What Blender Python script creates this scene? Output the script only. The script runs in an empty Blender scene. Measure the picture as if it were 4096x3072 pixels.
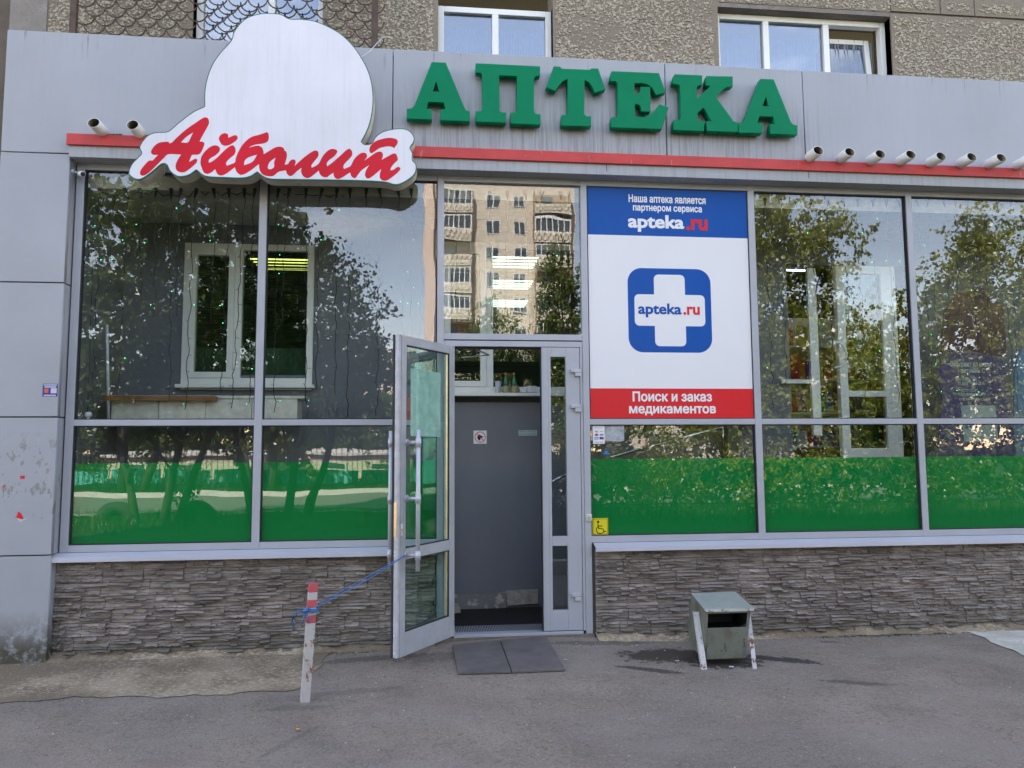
import bpy, math, random
import numpy as np
from mathutils import Vector, Matrix
R=math.radians
rnd=random.Random(7); nr=np.random.RandomState(11)
sc=bpy.context.scene; COL=sc.collection
# ------------------------------------------------------------ camera
YAW,PITCH,ROLL=R(6.10301),R(5.07079),R(-0.33650); F=3000.0
cy_,sy_,cp_,sp_,cr_,sr_=math.cos(YAW),math.sin(YAW),math.cos(PITCH),math.sin(PITCH),math.cos(ROLL),math.sin(ROLL)
FW=np.array([sy_*cp_,cy_*cp_,sp_]); R0=np.array([cy_,-sy_,0.]); U0=np.cross(R0,FW)
RT=cr_*R0+sr_*U0; UP=-sr_*R0+cr_*U0
CAM=np.array([0.,-6.2,1.4675])
cd=bpy.data.cameras.new('camera'); cam=bpy.data.objects.new('camera',cd); COL.objects.link(cam)
cam.matrix_world=Matrix(((RT[0],UP[0],-FW[0],CAM[0]),(RT[1],UP[1],-FW[1],CAM[1]),(RT[2],UP[2],-FW[2],CAM[2]),(0,0,0,1)))
cd.sensor_width=36; cd.lens=F/4096*36; cd.clip_start=.05; cd.clip_end=3000
sc.camera=cam
# ------------------------------------------------------------ light
EL,AZ=R(48),R(23)                      # sun comes from behind the shop, a little from the left
SUN=Vector((-math.sin(AZ)*math.cos(EL),math.cos(AZ)*math.cos(EL),math.sin(EL)))
sd=bpy.data.lights.new('sun','SUN'); sd.energy=4.8; sd.angle=R(.5); sd.color=(1,.93,.84)
so=bpy.data.objects.new('sun',sd); COL.objects.link(so); so.rotation_euler=SUN.to_track_quat('Z','Y').to_euler(); so.location=(0,0,40)
W=bpy.data.worlds.new('World'); sc.world=W; W.use_nodes=True
wn=W.node_tree.nodes; wl=W.node_tree.links; wn.clear()
sky=wn.new('ShaderNodeTexSky'); sky.sky_type='NISHITA'; sky.sun_disc=False; sky.sun_elevation=EL; sky.sun_rotation=math.atan2(SUN.x,SUN.y); sky.dust_density=.15; sky.air_density=1.0; sky.ozone_density=3.0
bg=wn.new('ShaderNodeBackground'); bg.inputs[1].default_value=.15
wo=wn.new('ShaderNodeOutputWorld'); tc=wn.new('ShaderNodeTexCoord')
mp=wn.new('ShaderNodeMapping'); mp.inputs['Scale'].default_value=(1.6,1.6,5.0)
nz=wn.new('ShaderNodeTexNoise'); nz.inputs['Scale'].default_value=2.6; nz.inputs['Detail'].default_value=9; nz.inputs['Roughness'].default_value=.55
cr=wn.new('ShaderNodeValToRGB'); cr.color_ramp.elements[0].position=.53; cr.color_ramp.elements[1].position=.74; cr.color_ramp.elements[1].color=(.55,.55,.55,1)
mx=wn.new('ShaderNodeMixRGB'); mx.inputs[2].default_value=(4.6,4.7,5.0,1)
wl.new(tc.outputs['Generated'],mp.inputs[0]); wl.new(mp.outputs[0],nz.inputs[0]); wl.new(nz.outputs[0],cr.inputs[0]); wl.new(cr.outputs[0],mx.inputs[0]); tn=wn.new('ShaderNodeMixRGB'); tn.blend_type='MULTIPLY'; tn.inputs[0].default_value=1; tn.inputs[2].default_value=(1.40,1.02,.81,1); wl.new(sky.outputs[0],tn.inputs[1]); wl.new(tn.outputs[0],mx.inputs[1]); wl.new(mx.outputs[0],bg.inputs[0]); wl.new(bg.outputs[0],wo.inputs[0])
sc.view_settings.view_transform='Standard'; sc.view_settings.look='None'; sc.view_settings.gamma=1; sc.view_settings.exposure=2.48
sc.view_settings.use_curve_mapping=False
sc.render.engine='CYCLES'; sc.cycles.use_denoising=True; sc.cycles.max_bounces=8; sc.cycles.diffuse_bounces=4; sc.cycles.glossy_bounces=4; sc.cycles.transparent_max_bounces=16; sc.cycles.caustics_reflective=False; sc.cycles.caustics_refractive=False
sc.cycles.sample_clamp_indirect=6
# ------------------------------------------------------------ measuring helpers
def at(u,v,Y=0.):                      # where the sight line through a photo pixel meets the plane y=Y
    r=RT*(u-2048)/F+UP*(1536-v)/F+FW; return CAM+r*((Y-CAM[1])/r[1])
def onz(u,v,Z):
    r=RT*(u-2048)/F+UP*(1536-v)/F+FW; return CAM+r*((Z-CAM[2])/r[2])
# ------------------------------------------------------------ materials
def nt(name):
    m=bpy.data.materials.new(name); m.use_nodes=True; t=m.node_tree; t.nodes.clear()
    return m,t.nodes,t.links
def tex(n,l,kind,scale,sx=(1,1,1),detail=6,rough=.6,loc=(0,0,0)):
    g=n.new('ShaderNodeNewGeometry'); m=n.new('ShaderNodeMapping'); m.inputs['Scale'].default_value=sx; m.inputs['Location'].default_value=loc
    l.new(g.outputs['Position'],m.inputs[0])
    t=n.new('ShaderNodeTexNoise' if kind=='n' else 'ShaderNodeTexVoronoi'); t.inputs['Scale'].default_value=scale
    if kind=='n': t.inputs['Detail'].default_value=detail; t.inputs['Roughness'].default_value=rough
    l.new(m.outputs[0],t.inputs['Vector']); return t.outputs[0]
def ramp(n,l,src,stops):
    r=n.new('ShaderNodeValToRGB'); e=r.color_ramp.elements
    while len(e)<len(stops): e.new(.5)
    for i,(p,c) in enumerate(stops):
        e[i].position=p; e[i].color=tuple(c)+(1,) if not isinstance(c,(int,float)) else (c,c,c,1)
    l.new(src,r.inputs[0]); return r.outputs[0]
def mixc(n,l,fac,a,b,mode='MIX'):
    m=n.new('ShaderNodeMixRGB'); m.blend_type=mode
    for i,x in ((0,fac),(1,a),(2,b)):
        if hasattr(x,'links'): l.new(x,m.inputs[i])
        elif i==0: m.inputs[0].default_value=x
        else: m.inputs[i].default_value=tuple(x)+(1,)
    return m.outputs[0]
def finish(m,n,l,col,rough=.5,metal=0,bump=None,bs=.3,bd=.01,spec=.5,trans=None):
    p=n.new('ShaderNodeBsdfPrincipled'); o=n.new('ShaderNodeOutputMaterial')
    if hasattr(col,'links'): l.new(col,p.inputs['Base Color'])
    else: p.inputs['Base Color'].default_value=tuple(col)+(1,)
    if hasattr(rough,'links'): l.new(rough,p.inputs['Roughness'])
    else: p.inputs['Roughness'].default_value=rough
    p.inputs['Metallic'].default_value=metal; p.inputs['Specular IOR Level'].default_value=spec
    if bump is not None:
        b=n.new('ShaderNodeBump'); b.inputs['Strength'].default_value=bs; b.inputs['Distance'].default_value=bd; l.new(bump,b.inputs['Height']); l.new(b.outputs[0],p.inputs['Normal'])
    l.new(p.outputs[0],o.inputs[0]); return m
def sc3(c,k): return tuple(min(1,x*k) for x in c)
def simple(name,c,rough=.5,metal=0,ns=14,amt=.18,bs=.12,bscale=90,bd=.002,spec=.5):
    m,n,l=nt(name); a=tex(n,l,'n',ns)
    col=ramp(n,l,a,[(.3,sc3(c,1-amt)),(.7,sc3(c,1+amt))])
    return finish(m,n,l,col,rough,metal,tex(n,l,'n',bscale,detail=3),bs,bd,spec)
def chipped(name,c,c2,thr=.62,ns=16,rough=.5,sx=(1,1,1),c3=None):
    m,n,l=nt(name); a=tex(n,l,'n',ns,sx,8,.7)
    base=ramp(n,l,tex(n,l,'n',7),[(.3,sc3(c,.86)),(.7,sc3(c,1.08))])
    col=mixc(n,l,ramp(n,l,a,[(thr,0.),(thr+.04,1.)]),base,c2)
    if c3: col=mixc(n,l,ramp(n,l,tex(n,l,'n',9,(1,1,1),5,.6,(4,7,2)),[(.48,0.),(.70,.85)]),col,c3)
    return finish(m,n,l,col,rough,0,a,.35,.002)
# composite cladding, with faint vertical water marks
def cladding(name,c,streak=.25,zlo=None,zhi=None,x0=None,x1=None):
    m,n,l=nt(name)
    base=ramp(n,l,tex(n,l,'n',1.3),[(.3,sc3(c,.93)),(.7,sc3(c,1.05))])
    s=tex(n,l,'n',5,(7,1,.35),8,.7); s2=ramp(n,l,s,[(.48,0.),(.74,streak)])
    col=mixc(n,l,s2,base,(.13,.115,.105))
    lt=ramp(n,l,tex(n,l,'n',6,(9,1,.5),6,.7,(3,1,8)),[(.6,0.),(.72,streak*.7)])
    col=mixc(n,l,lt,col,(.55,.55,.56))
    if zlo is not None:                # water marks under the letters
        g=n.new('ShaderNodeNewGeometry'); sp=n.new('ShaderNodeSeparateXYZ'); l.new(g.outputs['Position'],sp.inputs[0])
        def rng(o,a,b,c_,d):
            r1=n.new('ShaderNodeMapRange'); r1.inputs[1].default_value=a; r1.inputs[2].default_value=b; l.new(o,r1.inputs[0])
            r2=n.new('ShaderNodeMapRange'); r2.inputs[1].default_value=d; r2.inputs[2].default_value=c_; l.new(o,r2.inputs[0])
            mm=n.new('ShaderNodeMath'); mm.operation='MULTIPLY'; l.new(r1.outputs[0],mm.inputs[0]); l.new(r2.outputs[0],mm.inputs[1]); return mm.outputs[0]
        zz=rng(sp.outputs[2],zlo,zlo+.04,zhi-.35,zhi); xx=rng(sp.outputs[0],x0,x0+.5,x1-.4,x1)
        m1=n.new('ShaderNodeMath'); m1.operation='MULTIPLY'; l.new(zz,m1.inputs[0]); l.new(xx,m1.inputs[1])
        st=ramp(n,l,tex(n,l,'n',6,(9,1,.3),7,.75,(1,2,3)),[(.46,.04),(.66,.62)])
        m2=n.new('ShaderNodeMath'); m2.operation='MULTIPLY'; l.new(m1.outputs[0],m2.inputs[0]); l.new(st,m2.inputs[1])
        col=mixc(n,l,m2.outputs[0],col,(.12,.095,.08))
    if zlo is not None:
        zt2=rng(sp.outputs[2],4.60,4.80,4.86,4.90); dr=ramp(n,l,tex(n,l,'n',3.2,(8,1,.25),7,.8,(7,1,5)),[(.58,0.),(.66,.85)]); m4=n.new('ShaderNodeMath'); m4.operation='MULTIPLY'; l.new(zt2,m4.inputs[0]); l.new(dr,m4.inputs[1]); col=mixc(n,l,m4.outputs[0],col,(.09,.08,.07))
    sp_=ramp(n,l,tex(n,l,'n',38,(1,1,.6),4,.8,(2,5,1)),[(.74,0.),(.79,.5)])
    col=mixc(n,l,sp_,col,(.08,.07,.06))
    return finish(m,n,l,col,.42,0,tex(n,l,'n',.9),.12,.02)  # pink strip: sunlit left side of the block, put into its colour
GREY=(.365,.368,.392)
M={}
M['clad']=cladding('grey_cladding',GREY,.07,3.9,4.62,-.6,3.6)
M['band']=cladding('grey_band',(.37,.37,.385),.45)
m,n,l=nt('grey_pillar')               # pillar: glue marks, sticker scraps, dirt near the ground
base=ramp(n,l,tex(n,l,'n',1.5),[(.3,sc3(GREY,.92)),(.7,sc3(GREY,1.05))])
g=n.new('ShaderNodeNewGeometry'); sp=n.new('ShaderNodeSeparateXYZ'); l.new(g.outputs['Position'],sp.inputs[0])
def win(a,b,c_,d,o=2):
    r1=n.new('ShaderNodeMapRange'); r1.inputs[1].default_value=a; r1.inputs[2].default_value=b; l.new(sp.outputs[o],r1.inputs[0])
    r2=n.new('ShaderNodeMapRange'); r2.inputs[1].default_value=d; r2.inputs[2].default_value=c_; l.new(sp.outputs[o],r2.inputs[0])
    q=n.new('ShaderNodeMath'); q.operation='MULTIPLY'; l.new(r1.outputs[0],q.inputs[0]); l.new(r2.outputs[0],q.inputs[1]); return q.outputs[0]
def mul(a,b):
    q=n.new('ShaderNodeMath'); q.operation='MULTIPLY'; l.new(a,q.inputs[0]); l.new(b,q.inputs[1]); return q.outputs[0]
col=mixc(n,l,mul(win(.9,1.0,1.5,1.66),ramp(n,l,tex(n,l,'n',11,(1.6,1,.8),5,.75),[(.56,0.),(.60,.7)])),base,(.20,.18,.16))
col=mixc(n,l,mul(win(.9,1.0,1.6,1.7),ramp(n,l,tex(n,l,'n',7,(3,1,.4),5,.8,(3,3,3)),[(.62,0.),(.66,.35)])),col,(.5,.49,.48))
dn=ramp(n,l,tex(n,l,'n',14,detail=9,rough=.75),[(.38,.15),(.52,1.)]); fl=n.new('ShaderNodeMapRange'); fl.inputs[1].default_value=.30; fl.inputs[2].default_value=.0; l.new(sp.outputs[2],fl.inputs[0])
col=mixc(n,l,mul(fl.outputs[0],dn),col,(.075,.068,.045))
M['pillar']=finish(m,n,l,col,.45)
M['frame']=simple('grey_aluminium',(.405,.405,.435),.38,0,3,.06,.05,200,.001)
M['leafmetal']=chipped('door_aluminium',(.39,.39,.41),(.10,.09,.085),.72,30,.4)
M['red']=chipped('red_strip',(.55,.05,.045),(.62,.2,.18),.64,5,.6,(3,1,.6))
M['green']=simple('letter_green',(.0,.20,.085),.5,0,3,.06,.05,60,.001,spec=.12)
M['greenedge']=simple('sign_green',(.0,.13,.075),.4)
M['signwhite']=cladding('sign_white',(.74,.71,.74),.10)
M['signside']=chipped('sign_side',(.68,.62,.52),(.32,.27,.2),.64,9,.6)
M['script']=simple('script_red',(.62,.016,.030),.4,0,1.3,.14,.0,spec=.15)
M['white']=simple('white_plastic',(.66,.67,.68),.4,0,3,.05,.05)
M['vinyl']=simple('poster_white',(.80,.77,.77),.3,0,1,.02,.0,spec=.12)
M['blue']=simple('poster_blue',(.010,.085,.36),.3,0,1,.04,.0,spec=.12)
M['postred']=simple('poster_red',(.70,.03,.035),.3,0,1,.04,.0,spec=.12)
M['txtwhite']=simple('lettering_white',(.80,.78,.78),.35,0,1,.02,.0)
M['pipe']=chipped('white_pipe',(.70,.67,.61),(.22,.19,.15),.66,22,.4)
M['pipein']=simple('pipe_inside',(.34,.29,.22),.8)
M['dark']=simple('black_rubber',(.012,.012,.013),.6)
M['gasket']=simple('gasket_dark',(.02,.02,.022),.7)
M['brass']=simple('brass',(.50,.38,.24),.35,1)
M['steel']=simple('stainless_tube',(.62,.62,.63),.22,1,4,.05,.0)
M['handle']=simple('handle_grey',(.50,.50,.54),.3,.2,6,.08,.05)
M['hinge']=simple('hinge_grey',(.44,.43,.45),.4)
M['pebble']=None
m,n,l=nt('pebble_stones'); a=tex(n,l,'v',34)
M['pebble']=finish(m,n,l,ramp(n,l,a,[(0.,(.74,.68,.57)),(.25,(.38,.32,.235)),(.5,(.58,.52,.42)),(.8,(.30,.245,.18))]),.6)
m,n,l=nt('pebble_dash'); a=tex(n,l,'n',60,detail=8); b=tex(n,l,'n',1.4)
M['dash']=finish(m,n,l,mixc(n,l,.5,ramp(n,l,a,[(.3,(.20,.16,.115)),(.7,(.34,.285,.215))]),ramp(n,l,b,[(.3,(.22,.175,.13)),(.7,(.32,.265,.20))])),.9,0,a,.9,.02)
M['concrete']=None
def conc(name,c1,c2,c3,s=3):
    m,n,l=nt(name); a=tex(n,l,'n',s,(1,1,1),9,.7); b=tex(n,l,'n',s*14,(1,1,1),5,.7,(3,3,1)); d=tex(n,l,'n',s*.5,(1,1,1),3,.5,(8,2,4))
    col=mixc(n,l,ramp(n,l,b,[(.50,0.),(.62,.8)]),ramp(n,l,a,[(.40,c1),(.58,c2)]),c3); col=mixc(n,l,ramp(n,l,d,[(.46,0.),(.58,.75)]),col,c1); col=mixc(n,l,ramp(n,l,tex(n,l,'n',s*30,(1,1,1),4,.8,(2,8,3)),[(.58,0.),(.66,.6)]),col,sc3(c1,.55))
    return finish(m,n,l,col,.9,0,b,.5,.006)
M['concrete']=conc('wall_concrete',(.24,.21,.18),(.36,.33,.30),(.17,.15,.13))
M['jointc']=conc('joint_concrete',(.20,.17,.14),(.30,.26,.22),(.14,.12,.1))
M['walk']=conc('old_concrete',(.175,.125,.075),(.35,.27,.175),(.52,.43,.31),2.2)
M['walkr']=conc('pale_concrete',(.50,.46,.37),(.68,.63,.53),(.42,.38,.31),4)
# asphalt with worn patches, coarse damp scars beside the bin
m,n,l=nt('old_asphalt')
a=tex(n,l,'n',2.2,(1,1,1),7,.6); b=tex(n,l,'n',70,(1,1,1),5,.85); v=tex(n,l,'v',75); big=tex(n,l,'n',.55,(1,1,1),4,.5,(1,8,0))
col=ramp(n,l,a,[(.3,(.215,.168,.126)),(.55,(.29,.228,.172)),(.72,(.335,.268,.205))])
col=mixc(n,l,ramp(n,l,big,[(.42,0.),(.62,.5)]),col,(.19,.160,.132))
col=mixc(n,l,ramp(n,l,b,[(.36,.95),(.47,0.)]),col,(.085,.07,.064))
col=mixc(n,l,ramp(n,l,b,[(.58,0.),(.70,.75)]),col,(.42,.37,.34))
col=mixc(n,l,ramp(n,l,tex(n,l,'n',26,(1,1,1),6,.8,(6,2,4)),[(.55,0.),(.65,.85)]),col,(.11,.093,.08))
col=mixc(n,l,ramp(n,l,tex(n,l,'n',38,(1,1,1),6,.85,(1,9,4)),[(.57,0.),(.64,.75)]),col,(.42,.365,.31))
col=mixc(n,l,ramp(n,l,tex(n,l,'n',1.1,(1,1.8,1),6,.65,(2,2,4)),[(.45,0.),(.62,.45)]),col,(.30,.245,.205))
ck=tex(n,l,'n',1.7,(1,.6,1),8,.62,(9,4,1)); cm_=n.new('ShaderNodeMath'); cm_.operation='SUBTRACT'; l.new(ck,cm_.inputs[0]); cm_.inputs[1].default_value=.5; ca1=n.new('ShaderNodeMath'); ca1.operation='ABSOLUTE'; l.new(cm_.outputs[0],ca1.inputs[0])
cmask=ramp(n,l,tex(n,l,'n',.8,(1,1,1),2,.5,(0,7,7)),[(.50,0.),(.60,1.)]); cl_=ramp(n,l,ca1.outputs[0],[(0.,.45),(.005,0.)]); cq=n.new('ShaderNodeMath'); cq.operation='MULTIPLY'; l.new(cmask,cq.inputs[0]); l.new(cl_,cq.inputs[1]); col=mixc(n,l,cq.outputs[0],col,(.05,.042,.038))
g=n.new('ShaderNodeNewGeometry')
def blob(cx,cy,rx,ry,rot=0,edge=.5):
    mp_=n.new('ShaderNodeMapping'); mp_.vector_type='TEXTURE'; mp_.inputs['Location'].default_value=(cx,cy,0); mp_.inputs['Rotation'].default_value=(0,0,rot); mp_.inputs['Scale'].default_value=(rx,ry,1)
    l.new(g.outputs['Position'],mp_.inputs[0]); sx_=n.new('ShaderNodeSeparateXYZ'); l.new(mp_.outputs[0],sx_.inputs[0])
    cb=n.new('ShaderNodeCombineXYZ'); l.new(sx_.outputs[0],cb.inputs[0]); l.new(sx_.outputs[1],cb.inputs[1])
    ln=n.new('ShaderNodeVectorMath'); ln.operation='LENGTH'; l.new(cb.outputs[0],ln.inputs[0])
    ad=n.new('ShaderNodeMath'); ad.operation='MULTIPLY_ADD'; l.new(tex(n,l,'n',11,(1,1,1),9,.8,(cx,cy,0)),ad.inputs[0]); ad.inputs[1].default_value=3.0; l.new(ln.outputs['Value'],ad.inputs[2])
    return ramp(n,l,ad.outputs[0],[(0.,1.),(1.55/2,1.),(1.75/2,0.)]) if False else ramp_sc(ad.outputs[0])
def ramp_sc(s):
    r=n.new('ShaderNodeMapRange'); r.inputs[1].default_value=2.45; r.inputs[2].default_value=2.28; l.new(s,r.inputs[0]); return r.outputs[0]
def st(s,k):
    q=n.new('ShaderNodeMath'); q.operation='MULTIPLY'; l.new(s,q.inputs[0]); q.inputs[1].default_value=k; return q.outputs[0]
for (px,py,rx,ry,rot,k,c) in ((2665,2628,.38,.20,0,.92,(.055,.042,.032)),(2610,2685,.26,.05,-.45,.8,(.04,.035,.033)),(2890,2650,.30,.20,0,.92,(.04,.032,.026)),(3130,2640,.30,.08,-.5,.9,(.04,.035,.034)),(3420,2735,.24,.05,-.35,.6,(.06,.048,.04)),(1180,2830,.22,.06,.1,.35,(.07,.065,.06)),(1400,2765,.35,.06,.15,.28,(.06,.055,.05)),(1500,2640,.5,.07,.08,.55,(.06,.055,.05)),(2420,2590,.5,.06,0,.5,(.06,.055,.05)),(3320,2570,.09,.03,0,.6,(.06,.055,.05)),(1165,2960,.03,.3,-.5,.25,(.06,.05,.045)),(1760,2640,.35,.12,0,.4,(.07,.06,.055))):  # blobs at the post foot and under the bin are painted shade
    p=onz(px,py,-.1); col=mixc(n,l,st(blob(p[0],p[1],rx,ry,rot),k),col,c)
bb=n.new('ShaderNodeMath'); bb.operation='ADD'; l.new(b,bb.inputs[0]); l.new(v,bb.inputs[1])
M['asphalt']=finish(m,n,l,col,.85,0,bb.outputs[0],.55,.006,.35)
# stone cladding
m,n,l=nt('ledge_stone'); a=tex(n,l,'n',9,(.6,1,3),7,.65); b=tex(n,l,'n',55,(.5,1,2.2),5,.7); oi=n.new('ShaderNodeObjectInfo')
col=ramp(n,l,a,[(.28,(.13,.102,.085)),(.5,(.28,.232,.200)),(.72,(.48,.42,.375))])
col=mixc(n,l,ramp(n,l,oi.outputs['Random'],[(0.,0.),(1.,.5)]),col,(.16,.135,.115))
col=mixc(n,l,ramp(n,l,tex(n,l,'n',2.1,(1,1,1),5,.7,(5,1,9)),[(.66,0.),(.74,.5)]),col,(.16,.085,.045))
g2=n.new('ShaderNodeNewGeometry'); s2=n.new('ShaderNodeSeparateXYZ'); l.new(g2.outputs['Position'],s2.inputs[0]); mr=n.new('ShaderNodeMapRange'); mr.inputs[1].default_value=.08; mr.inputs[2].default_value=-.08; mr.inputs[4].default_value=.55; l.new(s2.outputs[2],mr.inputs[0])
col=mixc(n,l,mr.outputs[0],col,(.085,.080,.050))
M['stone']=finish(m,n,l,col,.85,0,b,.6,.006,.3)
M['grout']=simple('stone_bed',(.06,.052,.045),.9)
# glass: mostly clear with a mirror-like coat, panes slightly wavy
def glass(name,tint=(.86,.92,.89),wave=.35,f=1.0,wscale=1.1):
    m,n,l=nt(name); t=n.new('ShaderNodeBsdfTransparent'); t.inputs[0].default_value=tint+(1,); gl=n.new('ShaderNodeBsdfGlossy'); gl.inputs['Roughness'].default_value=0.0
    lw=n.new('ShaderNodeLayerWeight'); lw.inputs[0].default_value=.5; pw=n.new('ShaderNodeMath'); pw.operation='POWER'; l.new(lw.outputs['Facing'],pw.inputs[0]); pw.inputs[1].default_value=4.0
    q=n.new('ShaderNodeMath'); q.operation='MULTIPLY_ADD'; l.new(pw.outputs[0],q.inputs[0]); q.inputs[1].default_value=.6; q.inputs[2].default_value=.080*f; q.use_clamp=True
    b=n.new('ShaderNodeBump'); b.inputs['Strength'].default_value=wave; b.inputs['Distance'].default_value=.004; l.new(tex(n,l,'n',wscale,(1,1,1.6),2,.5),b.inputs['Height']); l.new(b.outputs[0],gl.inputs['Normal'])
    mx_=n.new('ShaderNodeMixShader'); l.new(q.outputs[0],mx_.inputs[0]); l.new(t.outputs[0],mx_.inputs[1]); l.new(gl.outputs[0],mx_.inputs[2]); o=n.new('ShaderNodeOutputMaterial'); l.new(mx_.outputs[0],o.inputs[0]); return m
M['glass']=glass('shop_glass',(.955,.975,.965)); M['glass2']=glass('upper_glass',(.7,.78,.85),.2,3.2); M['glassd']=glass('door_glass',(.80,.91,.87),.1,.5); M['glassi']=glass('inner_glass',(.6,.7,.6),.05,.8)
def film(name,c):
    m,n,l=nt(name); return finish(m,n,l,c,.5,0,None,spec=.15)
M['film']=film('green_film',(.0,.24,.048)); M['yellow']=film('sticker_yellow',(.72,.60,.02)); M['black']=film('print_black',(.012,.011,.010)); M['sred']=film('print_red',(.55,.04,.03))
M['greyprint']=film('print_grey',(.35,.36,.38)); M['paper']=simple('paper',(.50,.51,.54),.6,0,9,.2,0); M['ltblue']=film('print_light_blue',(.05,.25,.50)); M['orange']=film('print_orange',(.6,.15,.05)); M['purple']=film('flyer_purple',(.06,.045,.30)); M['teal']=film('print_teal',(.02,.20,.16))
M['inwall']=simple('inner_wall_grey',(.15,.155,.172),.6,0,2,.08,.1)
M['inceil']=simple('inner_ceiling',(.42,.37,.29),.7)
M['inwin']=simple('inner_window_white',(.82,.81,.76),.45,0,2,.04,0)
M['wood']=simple('shelf_wood',(.22,.09,.03),.4,0,8,.3)
M['cab']=simple('cabinet_beige',(.66,.62,.53),.5)
M['plinth']=chipped('plinth_peeling',(.20,.19,.18),(.42,.40,.34),.56,8,.8)
M['infloor']=simple('interior_mat',(.022,.019,.017),.9,0,30,.4,.6,300,.004)
M['matr']=simple('rubber_mat_top',(.125,.108,.098),.75,0,6,.25,.5,350,.002)
M['room']=simple('back_room',(.10,.11,.08),.8)
M['shade']=simple('blind_slat',(.10,.12,.05),.6)
def emit(name,c,s):
    m,n,l=nt(name); e=n.new('ShaderNodeEmission'); e.inputs[0].default_value=c+(1,); e.inputs[1].default_value=s; o=n.new('ShaderNodeOutputMaterial'); l.new(e.outputs[0],o.inputs[0]); return m
M['led']=emit('green_led',(.05,1,.35),1.9); M['tube']=emit('lamp_tube',(.9,1,.95),1.3); M['tubey']=emit('lamp_yellow',(1,.85,.25),1.2)
M['bin']=chipped('bin_green',(.155,.165,.125),(.07,.05,.035),.58,11,.6,(1,1,1),(.105,.083,.062))
M['bintop']=chipped('bin_top_green',(.29,.31,.27),(.15,.10,.07),.62,14,.6)
M['binwhite']=chipped('bin_white_paint',(.52,.49,.46),(.16,.06,.03),.55,17,.6)
M['postw']=chipped('post_white',(.50,.46,.43),(.22,.085,.03),.55,14,.6,(1,1,.6))
M['postp']=chipped('post_red',(.50,.085,.095),(.25,.09,.06),.66,20,.6)
M['rope']=simple('blue_rope',(.06,.17,.40),.7,0,120,.3,.5,300)
M['moss']=simple('moss_green',(.05,.07,.015),.95,0,60,.5)
M['cream']=simple('cream_render',(.52,.46,.35),.8); M['tealp']=simple('teal_panel',(.10,.42,.36),.6); M['fence']=simple('fence_dark',(.03,.06,.045),.6)
M['tyre']=simple('tyre_black',(.018,.018,.018),.8); M['bark']=simple('tree_bark',(.045,.036,.028),.95,0,12,.3,.8,40,.02)
M['soil']=simple('lawn_soil',(.010,.018,.006),.95,0,1.2,.5,.8,30,.02); M['roadm']=simple('road_asphalt',(.13,.12,.11),.85,0,3,.12,.4,120); M['kerbm']=simple('kerb_white',(.55,.52,.47),.8,0,20,.2,.4)
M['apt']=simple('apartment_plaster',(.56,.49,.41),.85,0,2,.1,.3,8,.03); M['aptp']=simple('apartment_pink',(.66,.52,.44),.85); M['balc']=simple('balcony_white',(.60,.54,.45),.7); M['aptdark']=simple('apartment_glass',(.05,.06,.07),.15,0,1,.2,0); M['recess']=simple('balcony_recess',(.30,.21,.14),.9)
M['neigh']=simple('neighbour_wall',(.13,.105,.08),.9,0,3,.25,.5,40,.01)
M['rust']=simple('rusty_steel',(.085,.055,.038),.75,0,12,.35,.4); M['curtain']=simple('curtain_white',(.30,.33,.38),.8)
def leafm(name,c1,c2,tr=.35):
    m,n,l=nt(name); a=tex(n,l,'n',1.1,(1,1,1),3,.6); w=tex(n,l,'v',9)
    col=mixc(n,l,.5,ramp(n,l,a,[(.35,c1),(.65,c2)]),ramp(n,l,w,[(.1,c1),(.6,c2)]))
    d=n.new('ShaderNodeBsdfDiffuse'); t=n.new('ShaderNodeBsdfTranslucent'); l.new(col,d.inputs[0]); l.new(col,t.inputs[0]); g_=n.new('ShaderNodeBsdfGlossy'); g_.inputs['Roughness'].default_value=.35; g_.inputs[0].default_value=(.6,.6,.6,1)
    x=n.new('ShaderNodeMixShader'); x.inputs[0].default_value=tr; l.new(d.outputs[0],x.inputs[1]); l.new(t.outputs[0],x.inputs[2]); y=n.new('ShaderNodeMixShader'); y.inputs[0].default_value=.06; l.new(x.outputs[0],y.inputs[1]); l.new(g_.outputs[0],y.inputs[2]); o=n.new('ShaderNodeOutputMaterial'); l.new(y.outputs[0],o.inputs[0]); return m
M['leafa']=leafm('leaf_dark',(.030,.055,.011),(.09,.125,.024),.35); M['leafb']=leafm('leaf_yellow_green',(.10,.14,.016),(.30,.31,.045),.45); M['leafc']=leafm('leaf_mid',(.05,.085,.016),(.14,.17,.035),.35); M['grass']=leafm('grass_blade',(.022,.045,.008),(.06,.09,.016),.4)  # yellow-green leaves brightened in colour for a sunlit effect
M['leafy']=simple('yellow_leaf',(.55,.27,.03),.6)
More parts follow.
